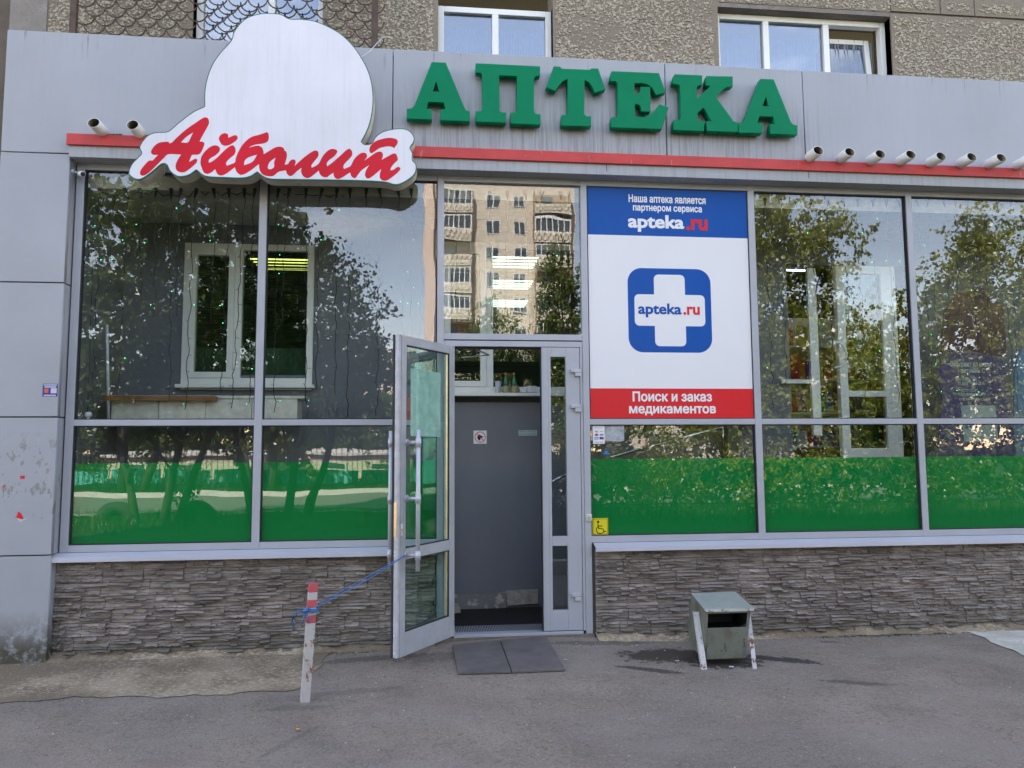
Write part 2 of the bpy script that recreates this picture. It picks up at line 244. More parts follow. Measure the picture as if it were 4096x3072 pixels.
# ------------------------------------------------------------ mesh helpers
class MB:
    def __init__(s): s.v=[]; s.f=[]; s.mi=[]; s.mats=[]
    def slot(s,m):
        if m not in s.mats: s.mats.append(m)
        return s.mats.index(m)
    def add(s,vs,fs,m):
        b=len(s.v); s.v+= [tuple(map(float,p)) for p in vs]; k=s.slot(m)
        for f in fs: s.f.append(tuple(i+b for i in f)); s.mi.append(k)
        return s
    def box(s,x0,x1,y0,y1,z0,z1,m):
        x0,x1=min(x0,x1),max(x0,x1); y0,y1=min(y0,y1),max(y0,y1); z0,z1=min(z0,z1),max(z0,z1)
        vs=[(x,y,z) for z in(z0,z1) for y in(y0,y1) for x in(x0,x1)]
        return s.add(vs,[(0,2,3,1),(4,5,7,6),(0,1,5,4),(2,6,7,3),(0,4,6,2),(1,3,7,5)],m)
    def obox(s,o,ax,ay,az,m):              # oriented box from a corner and three edge vectors
        o,ax,ay,az=map(np.array,(o,ax,ay,az)); vs=[o+ax*i+ay*j+az*k for k in(0,1) for j in(0,1) for i in(0,1)]
        fs=[(0,2,3,1),(4,5,7,6),(0,1,5,4),(2,6,7,3),(0,4,6,2),(1,3,7,5)]
        if np.dot(np.cross(ax,ay),az)<0: fs=[f[::-1] for f in fs]
        return s.add(vs,fs,m)
    def prism(s,poly,d,m,cap=True):          # polygon (3d points) swept by vector d
        n=len(poly); d=np.array(d); vs=[np.array(p,float) for p in poly]; vs=vs+[p+d for p in vs]
        fs=[(i,(i+1)%n,(i+1)%n+n,i+n) for i in range(n)]
        if cap: fs+=[tuple(range(n))[::-1],tuple(range(n,2*n))]
        return s.add(vs,fs,m)
    def tube(s,pts,r,m,n=8,cap=True,r2=None):
        pts=[np.array(p,float) for p in pts]; k=len(pts); vs=[]; rr=[r]*k if not hasattr(r,'__len__') else r
        for i,p in enumerate(pts):
            d=pts[min(i+1,k-1)]-pts[max(i-1,0)]; d/= (np.linalg.norm(d)+1e-9); a=np.array([0,0,1.]) if abs(d[2])<.9 else np.array([1.,0,0]); u=np.cross(d,a); u/=np.linalg.norm(u); w=np.cross(d,u)
            for j in range(n): t=2*math.pi*j/n; vs.append(p+rr[i]*(u*math.cos(t)+w*math.sin(t)))
        fs=[(i*n+j,i*n+(j+1)%n,(i+1)*n+(j+1)%n,(i+1)*n+j) for i in range(k-1) for j in range(n)]
        if cap: fs+=[tuple(range(n))[::-1],tuple(range((k-1)*n,k*n))]
        return s.add(vs,fs,m)
    def mesh(s,name,smooth=False):
        me=bpy.data.meshes.new(name); me.from_pydata(s.v,[],s.f)
        for m in s.mats: me.materials.append(m)
        if len(s.mats)>1: me.polygons.foreach_set('material_index',s.mi)
        if smooth: me.polygons.foreach_set('use_smooth',[True]*len(s.f))
        me.update(); return me
    def build(s,name,parent=None,smooth=False,bevel=0):
        o=bpy.data.objects.new(name,s.mesh(name,smooth)); COL.objects.link(o)
        if parent: o.parent=parent
        if bevel:
            b=o.modifiers.new('bevel','BEVEL'); b.width=bevel; b.segments=2; b.limit_method='ANGLE'
        return o
def tag(o,label,cat,group=None,kind=None):
    o['label']=label; o['category']=cat
    if group: o['group']=group
    if kind: o['kind']=kind
    return o
def empty(name,label,cat,group=None,loc=(0,0,0)):
    o=bpy.data.objects.new(name,None); COL.objects.link(o); o.location=(0,0,0); o.empty_display_size=.1
    return tag(o,label,cat,group)
def kind(o,k): o['kind']=k; return o
def box(name,x0,x1,y0,y1,z0,z1,m,parent=None,bevel=0): return MB().box(x0,x1,y0,y1,z0,z1,m).build(name,parent,False,bevel)
def smooth_poly(pts,n=5,corner=70):         # closed Catmull-Rom through the points; sharp turns stay sharp
    P_=[np.array(p,float) for p in pts]; k=len(P_); out=[]
    for i in range(k):
        p0,p1,p2,p3=P_[i-1],P_[i],P_[(i+1)%k],P_[(i+2)%k]
        def turn(a,b,c): 
            u=b-a; w=c-b; return math.degrees(math.acos(max(-1,min(1,float(np.dot(u,w)/(np.linalg.norm(u)*np.linalg.norm(w)+1e-9))))))
        t1=(p2-p0)/2 if turn(p0,p1,p2)<corner else (p2-p1)
        t2=(p3-p1)/2 if turn(p1,p2,p3)<corner else (p2-p1)
        d=np.linalg.norm(p2-p1); 
        for t in (t1,t2):
            q=np.linalg.norm(t)
            if q>d*1.2: t*=d*1.2/q
        for j in range(n):
            s=j/n; out.append((2*s**3-3*s**2+1)*p1+(s**3-2*s**2+s)*t1+(-2*s**3+3*s**2)*p2+(s**3-s**2)*t2)
    return out
def flat(name,loops,Yf,t,m,parent=None,bev=0,res=None):    # 2d outlines in x,z as one solid of thickness t whose front is y=Yf
    c=bpy.data.curves.new(name,'CURVE'); c.dimensions='2D'; c.fill_mode='BOTH'; c.extrude=t/2-bev; c.bevel_depth=bev; c.bevel_resolution=1
    if bev: c.offset=-bev
    for lp in loops:
        s=c.splines.new('POLY'); s.points.add(len(lp)-1); s.use_cyclic_u=True
        for i,p in enumerate(lp): s.points[i].co=(p[0],p[1],0,1)
    c.materials.append(m); o=bpy.data.objects.new(name,c); COL.objects.link(o); o.rotation_euler=(math.pi/2,0,0); o.location=(0,Yf+t/2,0)
    dg=bpy.context.evaluated_depsgraph_get(); me=bpy.data.meshes.new_from_object(o.evaluated_get(dg)); 
    o2=bpy.data.objects.new(name,me); COL.objects.link(o2); o2.rotation_euler=o.rotation_euler; o2.location=o.location; bpy.data.objects.remove(o); o2.name=name
    if not me.materials: me.materials.append(m)
    if parent: o2.parent=parent
    return o2
def XZ(p): return (p[0],p[2])
def rrect(x0,x1,z0,z1,r,n=6):
    out=[]
    for cx,cz,a in ((x1-r,z1-r,0),(x0+r,z1-r,90),(x0+r,z0+r,180),(x1-r,z0+r,270)):
        for i in range(n+1): t=R(a+90*i/n); out.append((cx+r*math.cos(t),cz+r*math.sin(t)))
    return out
def text(body,px0,py0,px1,py1,Y,m,parent,name='text_line',bold=.02,depth=.0008,world=None):
    if world: x0,x1,z0,z1=world
    else:
        a=at(px0,(py0+py1)/2,Y); b=at(px1,(py0+py1)/2,Y); c_=at((px0+px1)/2,py0,Y); d=at((px0+px1)/2,py1,Y); x0,x1,z1,z0=a[0],b[0],c_[2],d[2]
    from mathutils.geometry import delaunay_2d_cdt, interpolate_bezier
    c=bpy.data.curves.new(name,'FONT'); c.body=body; c.size=1; c.resolution_u=4
    o=bpy.data.objects.new('tmp',c); COL.objects.link(o); dg=bpy.context.evaluated_depsgraph_get(); cv=o.to_curve(dg); loops=[]
    for sp_ in cv.splines:
        P_=[]
        if sp_.type=='BEZIER':
            n_=len(sp_.bezier_points)
            for i in range(n_):
                p,q=sp_.bezier_points[i],sp_.bezier_points[(i+1)%n_]
                P_+= [v.to_2d() for v in interpolate_bezier(p.co,p.handle_right,q.handle_left,q.co,5)[:-1]]
        else: P_=[Vector(pt.co[:2]) for pt in sp_.points]
        Q=[]
        for v in P_:
            if not Q or (v-Q[-1]).length>1e-4: Q.append(v)
        if len(Q)>3 and (Q[0]-Q[-1]).length<1e-4: Q.pop()
        if len(Q)>2: loops.append(Q)
    o.to_curve_clear(); bpy.data.objects.remove(o)
    def sarea(L): return sum(L[i].x*L[(i+1)%len(L)].y-L[(i+1)%len(L)].x*L[i].y for i in range(len(L)))/2
    sg_n=1 if sum(sarea(L) for L in loops)>0 else -1
    if bold:
        nl=[]
        for L in loops:
            m_=[]
            for i in range(len(L)):
                e1=(L[i]-L[i-1]).normalized(); e2=(L[(i+1)%len(L)]-L[i]).normalized(); n1=Vector((e1.y,-e1.x)); n2=Vector((e2.y,-e2.x)); bi=(n1+n2)
                if bi.length<.3: bi=n1
                bi.normalize(); m_.append(L[i]+bi*sg_n*bold*min(1.4,1/max(.5,bi.dot(n1))))
            nl.append(m_)
        loops=nl
    vs=[];ed=[]
    for L in loops:
        b0=len(vs); vs+=L; ed+=[(b0+i,b0+(i+1)%len(L)) for i in range(len(L))]
    ov_,oe,of_,*_r=delaunay_2d_cdt(vs,ed,[],0,1e-6)
    def wind(x,y):
        w=0
        for L in loops:
            for i in range(len(L)):
                a_,b_=L[i],L[(i+1)%len(L)]
                if a_.y<=y:
                    if b_.y>y and (b_.x-a_.x)*(y-a_.y)-(x-a_.x)*(b_.y-a_.y)>0: w+=1
                elif b_.y<=y and (b_.x-a_.x)*(y-a_.y)-(x-a_.x)*(b_.y-a_.y)<0: w-=1
        return w
    fk=[f for f in of_ if wind(sum(ov_[i].x for i in f)/3,sum(ov_[i].y for i in f)/3)!=0]
    me=bpy.data.meshes.new(name); me.from_pydata([(v.x,v.y,.001) for v in ov_],[],[tuple(f) for f in fk]); me.update()
    us=sorted({i for f in fk for i in f}); co=np.array([(v.x,v.y,.001) for v in ov_]); lo=co[us].min(0); hi=co[us].max(0)
    nw=np.empty_like(co); nw[:,0]=x0+(co[:,0]-lo[0])/(hi[0]-lo[0])*(x1-x0); nw[:,2]=z0+(co[:,1]-lo[1])/(hi[1]-lo[1])*(z1-z0); nw[:,1]=Y-np.where(co[:,2]>0,depth,0)
    me.vertices.foreach_set('co',nw.ravel()); me.materials.clear(); me.materials.append(m); me.update()
    o=bpy.data.objects.new(name,me); COL.objects.link(o); o.parent=parent; return o
# ============================================================ GROUND
def gz(x,y):
    door=math.exp(-((x-.75)/1.0)**2)*math.exp(-max(0,-y)/1.2)
    return -.105+.055*door+.012*math.sin(x*1.3+1)*math.sin(y*1.1)+.01*math.exp(-((y+.1)/.3)**2)
def sheet(name,poly_or_rect,m,zoff,step=.12,jag=None):
    x0,x1,y0,y1=poly_or_rect; nx=max(2,int((x1-x0)/step)); ny=max(2,int((y1-y0)/step)); vs=[];fs=[]
    for j in range(ny+1):
        for i in range(nx+1):
            x=x0+(x1-x0)*i/nx; y=y0+(y1-y0)*j/ny
            if jag: x,y=jag(x,y,i/nx,j/ny)
            vs.append((x,y,gz(x,y)+zoff))
    for j in range(ny):
        for i in range(nx): a=j*(nx+1)+i; fs.append((a,a+1,a+nx+2,a+nx+1))
    return MB().add(vs,fs,m).build(name,None,True)
kind(sheet('pavement',(-14,14,-3.3,.3),M['asphalt'],0,.15),'structure')['label']='worn grey asphalt pavement in front of the pharmacy'
def jl(x,y,s,t):
    e=.03*math.sin(x*5)+.02*math.sin(x*17+2)+.012*math.sin(x*41)
    yf=-1.0+e
    xr=-.89+.17*t+.02*math.sin(t*19)+.01*math.sin(t*47)
    return (-9+(xr+9)*s, yf+(.3-yf)*t)
kind(sheet('concrete_strip',(-9,-.86,-1,.3),M['walk'],.005,.07,jl),'structure')['label']='strip of old mottled concrete under the left stone wall'
def jr(x,y,s,t):
    yy=-1.6+1.9*t; xl=4.56+.10*min(0,yy)+.02*math.sin(yy*17)
    return (xl+(7.6-xl)*s, yy)
kind(sheet('concrete_slab',(4.5,7.5,-1,.3),M['walkr'],.006,.08,jr),'structure')['label']='pale concrete slab at the right edge of the asphalt'
lawnz=.12
kind(MB().add([(-40,-3.45,lawnz-.05),(40,-3.45,lawnz-.05),(40,-11,lawnz+.0),(-40,-11,lawnz+.0)],[(0,3,2,1)],M['soil']).build('lawn'),'structure')
kind(box('kerb',-40,40,-3.45,-3.3,-.2,.07,M['kerbm'],None,.01),'structure')
kind(MB().add([(-60,-11,.0),(60,-11,.0),(60,-20,.0),(-60,-20,.0)],[(0,3,2,1)],M['roadm']).build('road'),'structure')
kind(box('kerb',-60,60,-11.15,-11,-.2,.14,M['kerbm']),'structure'); kind(box('kerb',-60,60,-20.15,-20,-.2,.16,M['kerbm']),'structure')
kind(MB().add([(-400,-20.15,.10),(400,-20.15,.10),(400,-600,.10),(-400,-600,.10)],[(0,3,2,1)],M['soil']).build('grass_verge'),'structure')
kind(MB().add([(-600,600,-.6),(600,600,-.6),(600,-700,-.6),(-600,-700,-.6)],[(0,3,2,1)],M['soil']).build('ground'),'structure')
# ============================================================ APARTMENT BLOCK above and behind the shop
ab=empty('apartment_building','brown pebble-dashed apartment block rising behind the grey shop fascia','building')
WY=.35
upw=[(at(770,100,WY)[0],at(1290,100,WY)[0]),(at(1752,100,WY)[0],at(2212,100,WY)[0]),(at(2874,150,WY)[0],at(3567,150,WY)[0])]
ztops=[6.3,6.3,float(at(3200,62,WY)[2])]
XL=float(at(42,60,WY)[0]); ZB,ZT=3.9,6.3
xs=[XL]+[v for p in upw for v in p]+[7.6]
for i in range(4):
    x0,x1=xs[2*i],xs[2*i+1]
    if i==3:
        zj=float(at(3800,62,WY)[2])
        box('wall_panel',x0,x1,WY,WY+.3,ZB,zj-.012,M['dash'],ab)
        jx=[x0,float(at(3762,50,WY)[0]),float(at(3898,50,WY)[0]),x1]
        for k in range(3): box('wall_panel',jx[k]+.008,jx[k+1]-.008,WY,WY+.3,zj+.012,ZT,M['dash'],ab)
        box('joint',x0,x1,WY+.02,WY+.28,zj-.012,zj+.012,M['jointc'],ab)
        for k in (1,2): box('joint',jx[k]-.05,jx[k]+.05,WY+.01,WY+.28,zj+.013,ZT-.01,M['jointc'],ab)
    elif i==0:
        xa=float(at(190,50,WY)[0])
        box('wall_panel',xa,x1,WY,WY+.3,ZB,ZT,M['dash'],ab); o=box('corner_panel',x0,xa,WY-.01,WY+.3,ZB,ZT,M['concrete'],ab); 
    else: box('wall_panel',x0,x1,WY,WY+.3,ZB,ZT,M['dash'],ab)
x0,x1=upw[2]; box('lintel_panel',x0,x1,WY,WY+.3,ztops[2]+.09,ZT,M['dash'],ab); MB().box(x0,x1,WY+.005,WY+.3,ztops[2]+.045,ztops[2]+.088,M['jointc']).build('lintel_edge',ab)
for (a,b) in upw: box('wall_panel',a,b,WY,WY+.3,ZB,4.5,M['dash'],ab)
box('upper_wall',XL,20,WY,WY+4,ZT+.001,11.0,M['dash'],ab)
box('upper_wall',7.601,20,WY,WY+4,-.3,ZT,M['dash'],ab)
# pebbles
pv=[];pf=[]
oct_=np.array([(1,0,0),(-1,0,0),(0,1,0),(0,-1,0),(0,0,1),(0,0,-1)],float); of=[(0,2,4),(2,1,4),(1,3,4),(3,0,4),(2,0,5),(1,2,5),(3,1,5),(0,3,5)]
def peb(x,z,y=WY):
    s=nr.uniform(.008,.018)*(1.25 if nr.rand()<.12 else 1); q=oct_*np.array([s*nr.uniform(.8,1.5),s*.75,s*nr.uniform(.6,1.0)]); t=nr.uniform(-.9,.9); c,s_=math.cos(t),math.sin(t)
    q=np.stack([q[:,0]*c-q[:,2]*s_,q[:,1],q[:,0]*s_+q[:,2]*c],1)+np.array([x,y-nr.uniform(-.002,.003),z]); b=len(pv); pv.extend(map(tuple,q)); pf.extend([tuple(i+b for i in f) for f in of])
for i in range(4):
    x0,x1=xs[2*i]+.03,xs[2*i+1]-.05
    if i==0: x0=float(at(190,50,WY)[0])+.02
    x1=min(x1,6.2); dens=2700
    for _ in range(int((x1-x0)*1.1*dens)):
        x,z=nr.uniform(x0,x1),nr.uniform(4.75,5.85)
        if i==3 and abs(z-zj)<.045: continue
        if i==3 and z>zj and min(abs(x-jx[1]),abs(x-jx[2]))<.05: continue
        if math.sin(x*5+z*3)+math.sin(x*2.3-z*7+1)<-1.1 and nr.rand()<.6: continue
        peb(x,z)
for _ in range(int((upw[2][1]-upw[2][0])*.4*1900)):
    z=nr.uniform(ztops[2]+.1,ztops[2]+.5); peb(nr.uniform(*upw[2]),z)
o=MB().add(pv,pf,M['pebble']).build('pebbles',ab,True); kind(o,'stuff')
# upper windows
def upwin(x0,x1,z1,muls,openlast=False,fd=.10,z0=4.45):
    w=MB(); fy=WY+fd; t=.055
    fr=MB(); fr.box(x0,x0+t,fy,fy+.07,z0,z1,M['inwin']); fr.box(x1-t,x1,fy,fy+.07,z0,z1,M['inwin']); fr.box(x0+t,x1-t,fy,fy+.07,z1-t,z1,M['inwin']); fr.box(x0+t,x1-t,fy,fy+.07,z0,z0+t,M['inwin'])
    ed=[x0+t]+list(muls)+[x1-t]
    for mx_ in muls: fr.box(mx_-.03,mx_+.03,fy,fy+.07,z0+t,z1-t,M['inwin'])
    wo_=fr.build('window',ab,False,.004)
    for k in range(len(ed)-1):
        a=ed[k]+(.03 if k else 0); b=ed[k+1]-(.03 if k<len(ed)-2 else 0); s=.035
        if openlast and k==len(ed)-2:      # tilted inwards
            sash=MB(); zt=z1-t-.06
            for q in (0,1):
                pass
            tilt=lambda z:(z-z0)*.10
            def ob(xa,xb,za,zb,th,m): sash.prism([(xa,fy+.03+tilt(za),za),(xb,fy+.03+tilt(za),za),(xb,fy+.03+tilt(zb),zb),(xa,fy+.03+tilt(zb),zb)],(0,th,0),m)
            ob(a+.0,a+.05,z0+.1,zt,.05,M['inwin']); ob(b-.09,b-.04,z0+.1,zt,.05,M['inwin']); ob(a+.051,b-.091,zt-.05,zt,.05,M['inwin']); sash.build('sash',wo_)
            g_=MB().add([(a+.05,fy+.05+tilt(z0+.1),z0+.1),(b-.09,fy+.05+tilt(z0+.1),z0+.1),(b-.09,fy+.05+tilt(zt-.05),zt-.05),(a+.05,fy+.05+tilt(zt-.05),zt-.05)],[(0,1,2,3)],M['glass2']); g_.build('pane',wo_)
        else:
            MB().box(a,b,fy+.035,fy+.04,z0+t,z1-t,M['glass2']).build('pane',wo_)
        # curtain folds
        cu=[]; nn=60
        for j in range(nn+1): x=a+(b-a)*j/nn; cu.append((x,fy+.16+.02*math.sin(j*1.7+k)+.01*math.sin(j*.6)))
        vs=[(x,y,z0) for x,y in cu]+[(x,y,z1-.12) for x,y in cu]; MB().add(vs,[(j,j+1,j+nn+2,j+nn+1) for j in range(nn)],M['curtain']).build('curtain',wo_,True)
    MB().box(x0+.01,x1-.01,fy+.6,fy+.62,z0,z1,M['aptdark']).build('dark_room',wo_)
    # rough plaster round the reveal
    MB().box(x0-.012,x0,WY+.02,fy+.06,z0,z1,M['jointc']).build('reveal',wo_); MB().box(x1,x1+.012,WY+.02,fy+.06,z0,z1,M['jointc']).build('reveal',wo_)
upwin(*upw[0],6.25,[float(at(1075,80,WY)[0])])
upwin(*upw[1],float(at(1960,8,WY)[2]),[float(at(1985,80,WY)[0])])
upwin(*upw[2],ztops[2]+.04,[float(at(3082,100,WY)[0]),float(at(3325,100,WY)[0])],True)
tag(MB().box(-9.3,XL-.02,WY+.5,WY+10,-.3,24,M['neigh']).build('neighbour_building'),'dark brown side of the taller building, a sliver at the left edge','building')  # unseen height and width sized to shade the left trees and pavement
# fish-scale grille
gr=empty('window_grille','rusty fish-scale security grille over the upper left window','grille')
GY=.12
gx0,gx1=float(at(296,60,GY)[0]),float(at(1500,80,GY)[0])
MB().box(gx0-.03,gx0+.02,GY-.01,GY+.03,4.6,6.2,M['rust']).build('post',gr); MB().box(gx1-.03,gx1+.025,GY-.01,GY+.03,4.6,6.2,M['rust']).build('post',gr)
pw=.165; ph=.080
arc=MB(); arc.tube([(pw/2*math.cos(R(a)),0,-ph*1.12*abs(math.sin(R(a)))**.9) for a in range(180,361,15)],.0062,M['rust'],5); am=arc.mesh('grille_bar',True)
row=0; z=5.75; nb=0
while z>4.7:
    x=gx0+(pw/2 if row%2 else 0)
    while x+pw/2<gx1+.001:
        if nb<290:
            o=bpy.data.objects.new('bar',am); COL.objects.link(o); o.parent=gr; o.location=(x+pw/2,GY,z); nb+=1
        x+=pw
    z-=ph*.98; row+=1
# ============================================================ PHARMACY SHOPFRONT
ph_=empty('pharmacy_building','single-storey grey-clad pharmacy shopfront with wide glazing and stone base','building')
FY=-.10
def clad(name,loop,m,Yf=FY,t=.04,parent=ph_): return flat(name,[loop],Yf,t,m,parent,.003)
zt=4.835; zbL=float(at(0,605,FY)[2]); 
xl=float(at(20,300,FY)[0]); xe=-2.862
bandtop=float(at(1700,570,FY)[2])
zst=3.97; 
j1x=float(at(1572,300,FY)[0]); j2x=float(at(2660,300,FY)[0]); j3x=float(at(3213,400,FY)[0]); g_=.004
XR=7.6
# fascia panels
clad('panel',[(xl,zbL+g_),(xe,zbL+g_),(xe,zst),(j1x-g_,zst),(j1x-g_,zt),(xl,zt)],M['clad'])
clad('panel',[(j1x+g_,zst),(j2x-g_,zst),(j2x-g_,zt),(j1x+g_,zt)],M['clad'])
clad('panel',[(j2x+g_,zst),(j3x-g_,zst),(j3x-g_,zt-.01),(j2x+g_,zt)],M['clad'])
clad('panel',[(j3x+g_,zst),(6.1,zst),(6.1,zt-.01),(j3x+g_,zt-.01)],M['clad'])
clad('panel',[(6.108,zst),(XR,zst),(XR,zt-.01),(6.108,zt-.01)],M['clad'])
MB().box(xl+.02,XR,FY+.045,WY-.005,3.85,zt-.03,M['gasket']).build('fascia_backing',ph_)
# coping
MB().box(xl,XR,FY+.041,WY-.01,zt-.03,zt-.004,M['band']).build('coping',ph_,False,.003)
# pillar panels: front and return
zj=[zbL]+[float(at(v[0],v[1],FY)[2]) for v in ((200,1130),(150,1668),(150,2222))]+[-.2]
for k in range(4):
    clad('panel',[(xl,zj[k+1]+.005),(xe,zj[k+1]+.005),(xe,zj[k]-.005),(xl,zj[k]-.005)],M['pillar'])
    MB().box(xe-.035,xe-.001,FY+.041,.02,zj[k+1]+.005,zj[k]-.005,M['pillar']).build('return_panel',ph_)
MB().box(xl+.02,xe-.04,FY+.05,.5,-.3,3.84,M['gasket']).build('pillar_core',ph_)
# lower band and red strip
bz1=3.865; sz0,sz1=3.885,3.975; BX0=float(at(272,560,-.16)[0])
jb=[BX0,float(at(1562,680,-.13)[0]),float(at(2426,680,-.13)[0]),float(at(3232,690,-.13)[0]),6.0,XR]; bz0=float(at(1718,677,-.13)[2])
for k in range(5): MB().box(jb[k]+(.002 if k else 0),jb[k+1]-.002,-.14,FY-.001,bz0,sz0+.02,M['band']).build('band_panel',ph_,False,.003)
MB().box(BX0+.01,XR,-.139,-.001,bz0+.001,bz0+.03,M['band']).build('soffit',ph_)
MB().box(BX0-.012,XR,-.165,-.1405,sz0,sz1,M['red']).build('red_strip',ph_,False,.003)
MB().box(BX0-.012,XR,-.140,FY-.001,sz0+.022,sz1,M['red']).build('red_strip_top',ph_)
# ---- shop window frames
def bar(name,x0,x1,z0,z1,parent,y0=0,y1=.07,m=None): return MB().box(x0,x1,y0,y1,z0,z1,m or M['frame']).build(name,parent,False,.0025)
ZF0,ZF1=.703,3.80; ZT0,ZT1=1.68,1.728; LR=.757
GYp=.030
cols_=[(-2.85,-1.357,'L'),(-1.357,.096,'L'),(1.265,2.797,'R'),(2.797,4.285,'R'),(4.285,5.80,'R'),(5.80,7.3,'R')]
mx=[(-2.85,-2.79),(-1.418,-1.357),(.040,.096),(1.265,1.320),(2.768,2.826),(4.258,4.313),(5.77,5.83),(7.3,7.36)]
for k,(a,b) in enumerate(mx):
    lo=-.03 if k in (2,3) else ZF0
    bar('mullion',a,b,lo,ZF1,ph_)
    if k not in(2,3): pass
spans=[(mx[0][1],mx[1][0]),(mx[1][1],mx[2][0]),(mx[3][1],mx[4][0]),(mx[4][1],mx[5][0]),(mx[5][1],mx[6][0]),(mx[6][1],mx[7][0])]
ZG1=3.745
for (a,b) in spans:
    w=bar('window_frame',a,b,ZG1,ZF1,ph_,.002,.068)
    bar('rail',a,b,ZT0,ZT1,w,.002,.068); bar('rail',a,b,ZF0,LR,w,.002,.068)
    gk=MB()
    for (z0,z1) in ((LR,ZT0),(ZT1,ZG1)):
        e=.008
        gk.box(a,a+e,.012,.05,z0,z1,M['gasket']).box(b-e,b,.012,.05,z0,z1,M['gasket']).box(a+e,b-e,.012,.05,z0,z0+e,M['gasket']).box(a+e,b-e,.012,.05,z1-e,z1,M['gasket'])
        MB().box(a+e,b-e,GYp,GYp+.006,z0+e,z1-e,M['glass']).build('pane',w)
    gk.build('gasket',w)
    gt=1.385 if a<1 else 1.392
    MB().box(a+.008,b-.008,GYp+.010,GYp+.013,LR+.008,gt,M['film']).build('green_film',w)
# transom over the door
dw=bar('window_frame',mx[2][1],mx[3][0],ZG1,ZF1,ph_,.002,.068); bar('rail',mx[2][1],mx[3][0],2.392,2.443,dw,.002,.068)
MB().box(mx[2][1],mx[3][0],GYp,GYp+.006,2.445,ZG1-.002,M['glass']).build('pane',dw)
MB().box(mx[2][1],mx[3][0],.01,.06,2.384,2.3915,M['gasket']).build('gasket',dw)
# door frame
df=bar('door_frame',.098,1.263,2.336,2.383,ph_,.004,.066); bar('jamb',.098,.178,-.005,2.3355,df,.004,.066); bar('jamb',1.242,1.263,-.005,2.3355,df,.004,.066)
bar('threshold',.178,1.24,-.03,-.006,df,-.01,.30,M['frame']); MB().box(.18,.91,.04,.066,2.318,2.335,M['gasket']).build('seal',df)
MB().box(.05,1.33,-.012,.3,-.14,-.031,M['stone']).build('step',ph_)
# fixed side leaf
sl=bar('side_door',.912,.968,.0,2.333,ph_,.006,.06); 
sx=[float(at(2205,1700)[0]),float(at(2266,1700)[0])]
zg=[float(at(2240,1427)[2]),float(at(2240,2146)[2]),float(at(2240,2184)[2]),float(at(2240,2443)[2])]
bar('stile',.9685,sx[0],.0,2.333,sl,.006,.058); bar('stile',sx[1],1.238,.0,2.333,sl,.006,.058); bar('rail',sx[0],sx[1],zg[0],2.333,sl,.006,.058); bar('rail',sx[0],sx[1],zg[2],zg[1],sl,.006,.058); bar('rail',sx[0],sx[1],.0,zg[3],sl,.008,.058)
for z0,z1 in((zg[1],zg[0]),(zg[3],zg[2])): MB().box(sx[0],sx[1],.03,.036,z0,z1,M['glass']).build('pane',sl)
MB().box(.905,.9115,.0,.05,.0,2.333,M['gasket']).build('seal',sl)
for v in (1490,1632,2388):
    p=at(2299,v,-.02); hz=p[2]; hx=float(at(2283,v)[0]); MB().box(hx,hx+.08,-.022,.005,hz,hz+.030,M['hinge']).box(hx+.034,hx+.082,-.024,.003,hz-.032,hz-.002,M['hinge']).build('hinge',sl,False,.004)
# ---- open door leaf
H0=np.array([.186,-.004,0.]); H1=np.array([-.240,-.630,0.]); LL=float(np.linalg.norm(H1-H0)); du=(H1-H0)/LL; dn_=np.array([-du[1],du[0],0.]); 
if dn_[1]>0: dn_=-dn_
def onleaf(u,v,off=0.):
    r=RT*(u-2048)/F+UP*(1536-v)/F+FW; o_=H0+dn_*off; t=np.dot(o_-CAM,dn_)/np.dot(r,dn_); p=CAM+r*t; return float(np.dot(p-o_,du)),float(p[2])
def lbox(mb,s0,s1,n0,n1,z0,z1,m): return mb.obox(H0+du*s0+dn_*n0+np.array([0,0,z0]),du*(s1-s0),dn_*(n1-n0),(0,0,z1-z0),m)
TH=.055
def kp(reg,x,y): return (reg[0]+x*.4295,reg[1]+y*.4295)
RA=(1500,1250); RB=(1500,1962)
sO=onleaf(*kp(RA,297,320))[0]; sI=onleaf(*kp(RA,697,400))[0]
zgt=.5*(onleaf(*kp(RA,298,303))[1]+onleaf(*kp(RA,697,382))[1]); zr1=.5*(onleaf(*kp(RB,275,540))[1]+onleaf(*kp(RB,690,465))[1]); zr0=.5*(onleaf(*kp(RB,275,645))[1]+onleaf(*kp(RB,690,556))[1]); zgb=.5*(onleaf(*kp(RB,270,1315))[1]+onleaf(*kp(RB,690,1185))[1])
door=None
def lpart(name,s0,s1,z0,z1,m,n0=-TH,n1=0.,parent=None,bev=.0025):
    return lbox(MB(),s0,s1,n0,n1,z0,z1,m).build(name,parent,False,bev)
DZ0,DZ1=-.012,2.333
door=lpart('entrance_door',sO,LL-.028,DZ0,DZ1,M['leafmetal'],parent=ph_)
lpart('stile',0,sI,DZ0,DZ1,M['leafmetal'],parent=door); lpart('edge_profile',LL-.0278,LL,DZ0,DZ1,M['hinge'],-TH+.012,-.004,door,.005); lpart('seal',LL-.02,LL+.004,DZ0,DZ1,M['gasket'],-TH-.004,-TH+.011,door,0)
for (a,b) in ((zgt,DZ1),(zr0,zr1),(DZ0,zgb)): lpart('rail',sI+.0005,sO-.0005,a,b,M['leafmetal'],parent=door)
for (a,b) in ((zgb,zr0),(zr1,zgt)):
    lpart('pane',sI,sO,a,b,M['glassd'],-.032,-.026,door,0)
    mb=MB(); lbox(mb,sI,sI+.012,-.0255,-.006,a,b,M['gasket']); lbox(mb,sI+.0125,sO,-.0255,-.006,a,a+.008,M['gasket']); lbox(mb,sI+.0125,sO,-.0255,-.006,b-.008,b,M['gasket']); lbox(mb,sI+.012,sI+.018,-.025,-.010,a+.009,b-.009,M['brass']); mb.build('gasket',door)
